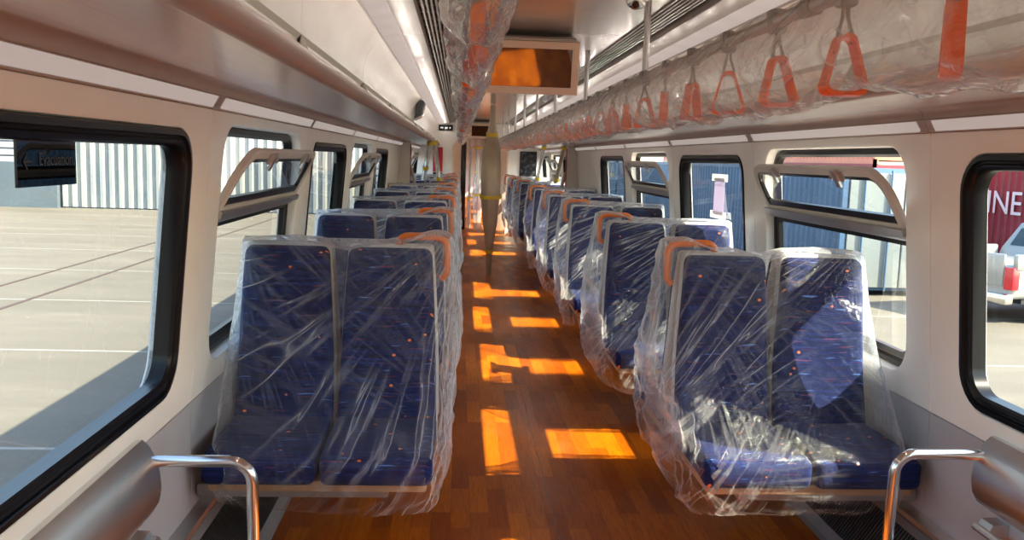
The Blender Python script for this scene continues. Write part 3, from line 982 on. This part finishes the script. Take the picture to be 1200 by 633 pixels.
# ------------------------------------------------------------------ polythene covers
def cover_mesh(s, seed, NT=168, NZ=46):
    """bag over a back-to-back pair of benches"""
    r = random.Random(seed)
    off = Vector((seed*3.7, seed*1.9, seed*5.1))
    def nz(p, sc): return mnoise.noise(Vector(p)*sc + off)
    Z_T, Z_C, Z_H = 1.118, .492, .30
    rings = []
    hem = [r.uniform(-.05, .05) for _ in range(6)]
    fans = [(.40, 1.16, 13, 1.0, 1.0), (1.20, 1.18, 13, 1.0, 2.0), (.42, .42, 11, .8, 3.0), (1.22, .45, 9, .6, 4.0)]
    for k in range(NZ + 1):
        v = k/NZ                                # 0 top, 1 hem
        ring = []
        for j in range(NT):
            t = 2*math.pi*j/NT
            c_, s_ = math.cos(t), math.sin(t)
            e = 0.38
            ux = math.copysign(abs(c_)**e, c_)   # -1 aisle, +1 wall
            uy = math.copysign(abs(s_)**e, s_)   # -1 front (viewer)
            hemz = Z_H - .045*math.cos(ux*1.4 + hem[0]*20)*(uy < 0) + .05*ux + .03*math.sin(3*t + hem[1]*60)
            z = Z_T + (hemz - Z_T)*v
            q = min(1.0, max(0.0, (Z_T - z)/(Z_T - Z_C)))
            pw = 1.55 if uy < 0 else 1.7
            yf = .122 + .508*q**pw + (.008 if q >= 1 else 0)
            tuck = max(0.0, (Z_C - .10 - z))/.15
            yf -= .10*tuck*tuck
            xa = .405 - .035*math.sin(math.pi*min(1, q)) + .03*tuck
            xw = 1.186 + .02*min(1, q*2)
            cx, wx = (xa + xw)/2, (xw - xa)/2
            x = cx + wx*ux
            yy = yf*uy
            gap = math.exp(-((x - .825)/.05)**2)
            if q < .95: yy += (.045*gap*(1 - q))*(1 if uy < 0 else -1)
            z += (.042*math.exp(-((x - .47)/.10)**2) - .035*gap + .01*math.exp(-((x - 1.02)/.14)**2))*max(0, 1 - v*5)
            p = (x, yy, z)
            # stretched folds fan out from the corners that carry the film
            disp = 0.0
            for (fx, fz, fr_, wt, sd_) in fans:
                ang = math.atan2(fz - z, x - fx)
                d = math.hypot(fz - z, x - fx) + .05
                n1 = mnoise.noise(Vector((ang*fr_, d*.9, seed*2.3 + sd_*5)))
                disp += wt*(1 - abs(n1)*2.0)*.3
            w3 = 1 - abs(nz((x, yy*1.2, z*1.2), 9.0))*2.0
            am = .004 + .014*min(1, q*1.6)
            dd = am*(disp - .5) + .010*(w3 - .5)*(.3 + .7*v) + .018*nz(p, 3.0)*min(1, v*3)
            if q < .97: dd = max(dd, -.012)
            nxn, nyn = ux*abs(ux)**2, uy*abs(uy)**2
            ln = math.hypot(nxn, nyn) + 1e-6
            x2 = x + dd*nxn/ln*(1.8 if ux < 0 else .35)
            y2 = yy + dd*nyn/ln
            x2 = min(x2, 1.203)
            ring.append((s*x2, y2, z + .006*nz((x + 4, yy, z), 12.0)))
        rings.append(ring)
    top = rings[0]
    caps = []
    for f in (.75, .45, .12):
        caps.append([(x, y_*f, z + .010*(1 - f) + .006*mnoise.noise(Vector((x*14, y_*14 + f*9, seed)))) for x, y_, z in top])
    mb = MB().loft(caps[::-1] + rings, True, True, False)
    me = mb.mesh('seat_cover', smooth=60, fix=False)
    return with_mat(me, 'film_left' if s < 0 else 'film_right')
for s, side in ((-1, 'left'), (1, 'right')):
    var = [cover_mesh(s, 11 + k + (40 if s > 0 else 0), *((260, 90) if k == 0 else (200, 70) if k == 1 else (130, 40))) for k in range(4)]
    for i, y in enumerate(ROWS):
        o = link('plastic_seat_cover', var[min(i, 2 + i % 2)], None, (0, y, 0))
        tag(o, 'clear polythene cover draped over the %s row of seats on the %s' % (ORD[i], side), 'plastic cover', 'polythene covers on the %s seats' % side)

# ------------------------------------------------------------------ strap rails
RX, RZ = .355, 1.79
def make_strap():
    root = empty('hanging_strap')
    mb = MB().rbox((-.020, -.017, -.030), (.020, .017, .028), .008, 2)
    mb.build('clamp', 'grey_metal', root)
    mb = MB()
    for k in (-1, 1):
        mb.tube([(k*.004, 0, -.028), (k*.006, 0, -.05), (k*.014, 0, -.078), (k*.015, 0, -.100)], .0042, 6)
    mb.build('webbing', 'webbing', root)
    # rounded triangular loop
    pts = []
    for (cx, cz, a0, a1, rr) in ((0, -.105, 150, 30, .020), (.026, -.180, 30, -90, .016), (-.026, -.180, -90, -210, .016)):
        for i in range(7):
            a = math.radians(a0 + (a1 - a0)*i/6)
            pts.append((cx + rr*math.cos(a), cz + rr*math.sin(a)))
    n = len(pts)
    rings = []
    cxm, czm = 0, -.15
    for i, (x, z) in enumerate(pts):
        dx, dz = x - cxm, z - czm
        l = math.hypot(dx, dz); dx /= l; dz /= l
        w = .015
        rings.append([(x + dx*.0045, w, z + dz*.0045), (x + dx*.006, 0, z + dz*.006), (x + dx*.0045, -w, z + dz*.0045), (x - dx*.005, -w, z - dz*.005), (x - dx*.006, 0, z - dz*.006), (x - dx*.005, w, z - dz*.005)])
    rings.append(rings[0])
    MB().loft(rings, True).build('loop', 'strap_orange', root)
    return root
strap0 = make_strap()
first = True
rr = random.Random(5)
for s, side in ((-1, 'left'), (1, 'right')):
    t = empty('grab_rail', (s*RX, 0, RZ))
    tag(t, 'overhead grab rail on ceiling posts along the %s of the aisle' % side, 'rail')
    MB().tube([(0, .4, 0), (0, 16.6, 0)], .0165, 14).build('pipe', 'alu', t)
    for k in range(9):
        yy = 1.92 + 1.72*k
        MB().tube([(0, yy, .015), (0, yy, 2.098 - RZ)], .0135, 12).build('post', 'alu', t)
        MB().tube([(0, yy - .03, 0), (0, yy + .03, 0)], .021, 12).build('collar', 'grey_metal', t)
    yy = 1.34; k = 0
    while yy < 16.2:
        o = strap0 if first else copy_tree(strap0)
        first = False
        o.location = (s*RX, yy, RZ)
        o.rotation_euler = (rr.uniform(-.08, .08), rr.uniform(-.06, .06), rr.uniform(-.9, .9) + (.6 if s > 0 else 0))
        if s < 0: o.rotation_euler = (0, 1.35 + rr.uniform(-.15, .1), math.pi/2 + rr.uniform(-.12, .12))
        elif k == 0: o.rotation_euler = (0, 0, 1.12)
        if k < len(ORD):
            lab = 'orange strap handle, %s from the viewer on the %s overhead rail' % (ORD[k], side)
        else:
            lab = 'small orange strap handle far along the %s overhead rail' % side
        tag(o, lab, 'strap handle', 'strap handles on the %s rail' % side)
        yy += .38 if k else .40; k += 1
    # film wrapped round rail and straps
    mb = MB()
    rings = []
    NQ = 26
    seed = 7 + s
    yy = .9
    while yy < 16.7:
        ring = []
        sag = .5 + .5*math.cos(2*math.pi*(yy - 1.34)/.38)
        for j in range(NQ):
            a = 2*math.pi*j/NQ
            u, v = math.sin(a), math.cos(a)           # v=1 top
            dn = .5 - .5*v                             # 0 top, 1 bottom
            wdt = (.030 + .050*math.sin(min(1, dn*1.15)*math.pi*.62)) if s > 0 else (.028 + .034*math.sin(min(1, dn)*math.pi))
            z = .032 - (.255 if s > 0 else .15 + .05*mnoise.noise(Vector((yy*2.6, 5, 1))))*dn**.85 + .022*mnoise.noise(Vector((yy*2.1, seed, 3)))*dn
            x = wdt*u
            f = mnoise.noise(Vector((a*1.6, yy*3.2, seed*1.3)))
            f2 = 1 - 2*abs(mnoise.noise(Vector((a*2.2 + yy*2.5, yy*6.5, seed*2.7))))
            f3 = 1 - 2*abs(mnoise.noise(Vector((a*5 - yy*4, yy*13, seed))))
            if s < 0:
                f = mnoise.noise(Vector((a*1.1, yy*1.7, 2.1)))
                f2 = 1 - 2*abs(mnoise.noise(Vector((a*1.9 + yy*.8, yy*2.4, 5.7))))
                f3 = mnoise.noise(Vector((a*3.2, yy*4.5, 1.3)))
            k_ = .020*f + .012*f2 + .006*f3
            x += k_*u*(.5 + dn); z += -k_*v*.8 + .012*sag*dn
            ring.append((x, yy, z))
        rings.append(ring)
        yy += .024 if yy < 7 else .045
    mb.loft(rings, True, False, False)
    me = with_mat(mb.mesh('rail_wrap', 60, False), 'rail_film' if s > 0 else 'bundle_film')
    o = link('rail_plastic_wrap', me, None, (s*RX, 0, RZ))
    tag(o, 'crinkled clear plastic wrapped round the %s overhead rail and its straps' % side, 'plastic wrap', 'plastic wraps on the overhead rails')

# ------------------------------------------------------------------ ceiling things
def monitor(y, zc_, w, h, label, tilt=12, x=0.0):
    t = empty('ceiling_monitor', (x, y, zc_))
    t.rotation_euler = (math.radians(tilt), 0, 0)
    tag(t, label, 'monitor')
    mb = MB()
    fw = .036
    o = [(-w/2, -h/2), (w/2, -h/2), (w/2, h/2), (-w/2, h/2)]
    i_ = [(-w/2 + fw, -h/2 + fw), (w/2 - fw, -h/2 + fw), (w/2 - fw, h/2 - fw), (-w/2 + fw, h/2 - fw)]
    mb.loft([[(x, .05, z) for x, z in o], [(x, .004, z) for x, z in o], [(x*.99, 0, z*.99) for x, z in o], [(x, 0, z) for x, z in i_], [(x, .008, z) for x, z in i_]], True, True, False)
    mb.build('bezel', 'beige', t, smooth=20)
    MB().box((-w/2 + fw, .005, -h/2 + fw), (w/2 - fw, .009, h/2 - fw)).build('screen', 'screen', t, smooth=0)
    MB().rbox((-w/2 + .01, .045, -h/2 + .01), (w/2 - .01, .12, h/2 + .015), .012, 2).build('housing', 'ceiling_white', t)
    MB().rbox((-w/2 + .012, .055, h/2 - .01), (w/2 - .012, .30, 2.098 - zc_ - .045), .008, 1).build('ceiling_mount', 'ceiling_white', t)
monitor(4.55, 1.905, .505, .262, 'beige framed ceiling monitor hanging over the near end of the aisle', x=-.05)
monitor(15.6, 1.905, .455, .252, 'beige framed ceiling monitor hanging over the far end of the aisle')
t = empty('dome_camera', (.29, 3.55, 2.098))
tag(t, 'white dome security camera with black lens on the ceiling', 'camera')
mb = MB()
prof = [(.052, 0), (.052, -.012), (.046, -.020), (.042, -.024)]
mb.loft([[(r_*math.cos(a), r_*math.sin(a), z) for a in [2*math.pi*j/20 for j in range(20)]] for r_, z in prof], True, True, True)
mb.build('base', 'ceiling_white', t)
mb = MB()
prof = [(.040*math.cos(q), -.022 - .036*math.sin(q)) for q in [math.pi/2*j/6 for j in range(6)]]
mb.loft([[(r_*math.cos(a), r_*math.sin(a), z) for a in [2*math.pi*j/20 for j in range(20)]] for r_, z in prof], True, False, True)
mb.build('dome', 'chrome', t)
MB().tube([(-.008, -.024, -.036), (-.012, -.046, -.046)], .014, 12).build('lens', 'black_plastic', t)
t = empty('side_display', (-.845, 9.6, 1.93))
tag(t, 'angled display housing with black face on the left cove', 'display')
MB().prism([(-.03, -.11), (.05, -.07), (.075, .09), (.0, .12)], -.16, .16).build('housing', 'cove', t, smooth=20)
MB().prism([(.055, -.06), (.063, -.06), (.081, .075), (.073, .08)], -.14, .14).build('face', 'black_plastic', t, smooth=0)
MB().prism([(-.025, -.10), (.05, -.065), (.075, .085), (.0, .11)], -.172, -.161).build('end_cap', 'black_plastic', t, smooth=0)

# ------------------------------------------------------------------ wrapped poles
def wrapped_pole(name, loc, h, rfun, label, mat='wrap_paper', tapes=(), lean=(0, 0), group=None, z0=0.0, seed=1):
    t = empty(name, loc)
    tag(t, label, 'pole', group)
    MB().tube([(0, 0, z0), (lean[0], lean[1], h)], .016, 10).build('pole', 'chrome', t)
    rings = []
    NZ = 44; n = 18
    for k in range(NZ + 1):
        v = k/NZ
        z = z0 + .01 + (h - z0 - .02)*v
        ring = []
        for j in range(n):
            a = 2*math.pi*j/n
            f = 1 + .16*mnoise.noise(Vector((math.cos(a)*2.0, math.sin(a)*2.0 + seed*7, z*2.2))) + .10*math.sin(5*a + z*3 + seed)
            r_ = max(.020, rfun(v)*f)
            ring.append((lean[0]*v + r_*math.cos(a), lean[1]*v + r_*math.sin(a), z))
        rings.append(ring)
    MB().loft(rings, True, True, True).build('wrapping', mat, t, smooth=70)
    for v in tapes:
        z = z0 + (h - z0)*v
        r_ = rfun(v)*1.16 + .004
        MB().loft([[(lean[0]*v + r_*math.cos(a), lean[1]*v + r_*math.sin(a), zz + .012*math.sin(a)) for a in [2*math.pi*j/18 for j in range(18)]] for zz in (z - .022, z + .022)], True).build('tape_band', 'tape', t)
    return t
def spindle(v):
    pts = [(0, .030), (.12, .034), (.22, .060), (.35, .088), (.5, .116), (.62, .122), (.74, .104), (.84, .058), (.9, .036), (1, .034)]
    for (a, ra), (b, rb) in zip(pts, pts[1:]):
        if v <= b:
            q = (v - a)/(b - a); q = q*q*(3 - 2*q)
            return ra + (rb - ra)*q
    return pts[-1][1]
wrapped_pole('grab_pole', (0.0, 10.95, 0), 2.09, spindle, 'aisle pole swathed in beige paper with yellow tape', tapes=(.15, .47, .83), seed=2)
wrapped_pole('grab_pole', (-.18, 18.4, 0), 2.09, lambda v: .035 + .012*math.sin(v*9), 'thin plastic wrapped pole just inside the far doorway', 'pole_film', (.3,), seed=9)
wrapped_pole('grab_pole', (.03, 20.0, 0), 2.09, lambda v: .07 + .03*math.sin(v*9), 'thick plastic wrapped pole beyond the far doorway', 'pole_film', (.3, .8), seed=3)
wrapped_pole('grab_pole', (0.1, 25.6, 0), 2.09, lambda v: .07 + .03*math.sin(v*7), 'plastic wrapped pole at the very end of the aisle', 'pole_film', (.5,), seed=4)
G = 'slanting wrapped poles by the door vestibule'
wrapped_pole('seat_pole', (-.66, 12.1, 0), 1.66, lambda v: .032, 'plastic wrapped slanting pole by the left vestibule, nearest the aisle', 'pole_film', (.04, .95), (-.07, 0), G, 1.13, 5)
wrapped_pole('seat_pole', (-.87, 12.1, 0), 1.66, lambda v: .034, 'plastic wrapped slanting pole by the left vestibule, nearest the wall', 'pole_film', (.3, .93), (.09, 0), G, 1.13, 6)
wrapped_pole('seat_pole', (.70, 12.5, 0), 1.66, lambda v: .026, 'slanting wrapped pole with yellow tape by the right vestibule, nearest the aisle', 'pole_film', (.1, .92), (.09, 0), G, 1.13, 7)
wrapped_pole('seat_pole', (.93, 12.2, 0), 1.66, lambda v: .030, 'slanting wrapped pole with yellow tape by the right vestibule, nearest the wall', 'wrap_paper', (.1, .92), (.11, 0), G, 1.13, 8)

# ------------------------------------------------------------------ stainless perch seats
def perch(s, yend, side):
    t = empty('perch_seat', (s*HW0, yend, 0))
    tag(t, 'brushed stainless steel perch seat on the %s wall with bent tube rail' % side, 'perch seat')
    y0 = -1.7
    prof = [(-.002, .668), (-.020, .668), (-.040, .648), (-.056, .615), (-.066, .575), (-.069, .535), (-.062, .495), (-.045, .465), (-.022, .448), (-.002, .443)]
    mb = MB().prism([(s*x, z) for x, z in prof], y0, 0)
    mb.build('pad', 'steel', t, smooth=25)
    path = [(-.03, -.012, .612), (-.12, -.012, .614), (-.255, -.012, .614)]
    for i in range(1, 7):
        a = math.radians(90 - 15*i)
        path.append((-.255 - .06*math.cos(a), -.012, .554 + .06*math.sin(a)))
    path += [(-.317, -.012, .40), (-.318, -.012, .2), (-.318, -.012, .003)]
    MB().tube([(s*x, y_, z) for x, y_, z in path], .0165, 14).build('rail', 'chrome', t)
    MB().tube([(s*-.318, -.012, .0), (s*-.318, -.012, .012)], .035, 14).build('foot_flange', 'steel', t)
    MB().prism([(s*-.002, .43), (s*-.05, .428), (s*-.062, .405), (s*-.03, .395), (s*-.002, .395)], -.10, -.04).build('bracket', 'steel', t, smooth=25)
    MB().tube([(s*-.062, -.55, .400), (s*-.066, -.04, .402)], .012, 10).build('lower_bar', 'steel', t)
perch(-1, 2.38, 'left')
perch(1, 2.50, 'right')

# ------------------------------------------------------------------ things on the glass
t = empty('paper_notice', (hw(1.25) + .040, 5.47, 1.255))
tag(t, 'lavender paper notice taped to a right-hand window pane', 'notice')
MB().box((-.001, -.11, -.115), (0, .11, .115)).build('sheet', 'paper', t, smooth=0)
for z in (-.115, .115):
    MB().box((-.0035, -.165, z - .022), (-.0015, .165, z + .022)).build('tape_strip', 'white_tape', t, smooth=0)
t = empty('window_sticker', (-(hw(1.40) + .040), 1.86, 1.452))
tag(t, 'dark sticker with a faint arrow and word on the nearest left window', 'sticker')
MB().box((0.0005, -.13, -.085), (.003, .13, .075)).build('sheet', 'dark_glass', t, smooth=0)
MB().box((-0.002, -.13, -.085), (.0, .13, .075)).build('backing', 'black_plastic', t, smooth=0)
R90 = math.radians(90)
text('arrow_mark', '←', .05, 'text_faint', (.0045, -.115, -.052), (R90, 0, R90), t, .0003)
text('word_mark', 'Evacuation', .036, 'text_faint', (.0045, -.045, -.043), (R90, 0, R90), t, .0003)

# ------------------------------------------------------------------ yard outside
def corrugated(x0, x1, z0, z1, pitch=.28, depth=.04):
    """trapezoid sheet in local x-z, facing -y"""
    mb = MB()
    rings = []
    x = x0
    pts = []
    while x < x1:
        pts += [(x, 0), (x + pitch*.32, 0), (x + pitch*.5, depth), (x + pitch*.82, depth)]
        x += pitch
    pts = [(min(px, x1), py) for px, py in pts] + [(x1, 0)]
    mb.loft([[(px, py, z0) for px, py in pts], [(px, py, z1) for px, py in pts]], closed=False)
    return mb
def container(loc, rz, length, mat, label, endmat=None, h=2.6, word=None, cat='shipping container', group='shipping containers in the yard', lift=0.0):
    """local x along the length (0..length), side sheet at y=0 facing -y, body towards +y"""
    t = empty('shipping_container', loc, rz)
    tag(t, label, cat, group)
    W = 2.44
    corrugated(.08, length - .08, .12, h - .1, .28, .04).build('side_sheet', mat, t, smooth=0)
    MB().box((.04, .06, .1), (length - .04, W - .02, h - .02)).build('body', mat, t, smooth=0)
    for x in (0, length - .1):
        MB().box((x, -.01, 0), (x + .1, .10, h)).build('corner_post', mat, t, smooth=0)
        MB().box((x, W - .1, 0), (x + .1, W, h)).build('corner_post', mat, t, smooth=0)
    MB().box((0, -.01, 0), (length, .06, .13)).build('bottom_rail', mat, t, smooth=0)
    MB().box((0, -.01, h - .1), (length, .06, h)).build('top_rail', mat, t, smooth=0)
    if endmat:
        e = -.005
        for k in (0, 1):
            d = MB().rbox((-.02, .12 + k*1.11, .16), (.05, 1.20 + k*1.11, h - .12), .01, 1).build('door_leaf', endmat, t, smooth=0)
            for q in (.28, .80):
                MB().tube([(-.05, .12 + k*1.11 + q, .1), (-.05, .12 + k*1.11 + q, h - .06)], .022, 8).build('lock_rod', 'cont_blue', d)
    if word:
        text('lettering', word[0], word[1], 'text_white', (word[2], -.03, word[3]), (R90, 0, 0), t, .004)
    return t
# blue boxes stand in line along the track, door end towards the viewer
# side faces the train (-X): local x -> world +Y needs the sheet to face -X: mirror by rotating 90 deg and using y -> -x
def container_side(x, y0, length, mat, label, endmat=None, h=2.6, lift=0.0):
    t = container((x, y0 + length, -1.0 + lift), -R90, length, mat, label, None, h)
    if endmat:
        # doors on the end that faces the viewer (local x = length)
        for k in (0, 1):
            d = MB().rbox((length - .05, .12 + k*1.11, .16), (length + .02, 1.20 + k*1.11, h - .12), .01, 1).build('door_leaf', endmat, t, smooth=0)
            for q in (.28, .80):
                MB().tube([(length + .05, .12 + k*1.11 + q, .1), (length + .05, .12 + k*1.11 + q, h - .06)], .022, 8).build('lock_rod', 'cont_blue', d)
    return t
container_side(7.0, 16.8, 12.19, 'cont_blue', 'blue corrugated container with grey door end, nearest blue one to the pickup', 'cont_grey', h=2.5)
container_side(7.0, 29.4, 12.19, 'cont_blue', 'blue corrugated container in the middle of the trackside line', h=2.5)
container_side(7.0, 42.0, 12.19, 'cont_blue', 'blue corrugated container farthest down the trackside line', h=2.5)
container_side(10.6, 23.2, 12.19, 'cont_red', 'red lower container behind the blue container line')
container_side(10.6, 23.2, 12.19, 'cont_salmon', 'salmon red container stacked on top behind the blue line', lift=2.6)
container_side(10.6, 35.8, 12.19, 'cont_tan', 'tan lower container behind the second blue container')
container_side(10.6, 35.8, 12.19, 'cont_salmon', 'orange red upper container farther behind the blue line', lift=2.6)
rc = container_side(13.6, 17.6, 6.06, 'cont_red', 'dark red container with white lettering behind the silver pickup', h=2.9)
lt = text('lettering', 'INE', .92, 'text_white', (.76, -.03, 1.42), (R90, 0, 0), rc, .004)
lt.scale = (1.08, 0.92, 1)

# pickup truck
def pickup(loc, rz):
    t = empty('pickup_truck', loc, rz)
    tag(t, 'silver pickup truck with red tail light parked in front of the red container', 'truck')
    # local: rear at y=0 facing -y, heading +y
    def B(mb, n, m, par=t, sm=30): return mb.build(n, m, par, sm)
    B(MB().rbox((-.85, .0, .42), (.85, 5.0, .98), .07, 3), 'body', 'car_silver')
    for sx in (-1, 1):
        B(MB().rbox((sx*.85 - .05, .02, .9), (sx*.85 + .05 if sx > 0 else sx*.85 + .05, 1.6, 1.16), .03, 2), 'bed_side', 'car_silver')
    B(MB().rbox((-.68, -.02, .62), (.68, .03, 1.15), .02, 2), 'tailgate', 'car_silver')
    cab = [(1.62, .95), (1.68, 1.10), (1.95, 1.56), (3.0, 1.60), (3.75, 1.08), (3.8, .95)]
    def cabx(z): return .82 - .22*max(0, (z - 1.05)/.7)
    mb = MB().loft([[(sx*cabx(z), y_, z) for y_, z in cab] for sx in (-1, 1)], True, True, True)
    B(mb, 'cab', 'car_silver')
    mb = MB().add([(-.66, 1.725, 1.16), (.66, 1.725, 1.16), (.60, 1.905, 1.47), (-.60, 1.905, 1.47)], [(0, 1, 2, 3)])
    mb.v = [(x, y_ - .02, z) for x, y_, z in mb.v]
    B(mb, 'rear_window', 'car_glass', sm=0)
    for sx in (-1, 1):
        mb = MB().add([(sx*(cabx(1.14) + .006), 1.85, 1.12), (sx*(cabx(1.14) + .006), 3.55, 1.12), (sx*(cabx(1.5) + .006), 2.95, 1.52), (sx*(cabx(1.5) + .006), 2.05, 1.52)], [(0, 1, 2, 3)])
        B(mb, 'side_window', 'car_glass', sm=0)
        B(MB().rbox((sx*.79 - .09, -.03, .58), (sx*.79 + .09, .12, .95), .02, 2), 'tail_light', 'tail_red')
        for y_ in (.95, 4.05):
            w = B(MB().tube([(sx*.62, y_, .36), (sx*.86, y_, .36)], .36, 22), 'wheel', 'tyre')
            B(MB().tube([(sx*.80, y_, .36), (sx*.875, y_, .36)], .21, 16), 'rim', 'alu', w)
    B(MB().rbox((-.86, -.14, .34), (.86, .06, .52), .04, 2), 'bumper', 'chrome')
    B(MB().box((-.8, .3, .34), (.8, 4.8, .54)), 'chassis', 'dark')
    B(MB().rbox((-.5, -.026, .74), (-.36, -.018, .79), .003, 1), 'badge', 'chrome')
pickup((8.27, 14.51, -1.0), math.radians(-72))

# shed on the far left
def shed():
    t = empty('shed', (-30.0, 36.0, -1.0))
    tag(t, 'large pale corrugated metal shed across the concrete yard', 'shed')
    corrugated(14.1, 26.2, 0.05, 9.0, .36, .10).build('upright_sheeting', 'shed_sheet', t, smooth=0)
    # horizontal cladding either side: each board a part
    def board(x0, x1, zz):
        mb = MB().add([(x0, 0, zz), (x1, 0, zz), (x1, -.08, zz + .04), (x0, -.08, zz + .04), (x1, -.08, zz + .22), (x0, -.08, zz + .22), (x1, 0, zz + .27), (x0, 0, zz + .27)],
                      [(0, 1, 2, 3), (3, 2, 4, 5), (5, 4, 6, 7)])
        mb.build('cladding_board', 'shed_slat', t, smooth=0)
    for k in range(22):
        board(6.0, 14.0, 1.7 + .28*k)
    for k in range(26):
        board(26.3, 29.6, .2 + .28*k)
    MB().box((6.0, -.25, 0), (14.0, .0, 1.75)).build('plinth_wall', 'shed_base', t, smooth=0)
    MB().box((6.0, .12, 0), (29.6, 8.0, 9.0)).build('body', 'shed_base', t, smooth=0)
shed()
for i, x in enumerate((-7.15, -8.25)):
    o = MB().box((x - .035, -40, -1.02), (x + .035, 120, -.99)).build('track_rail', 'rail_steel', smooth=0)
    tag(o, 'embedded steel track rail in the yard, %s the carriage' % ('nearer' if i == 0 else 'farther from'), 'rail', 'embedded track rails')
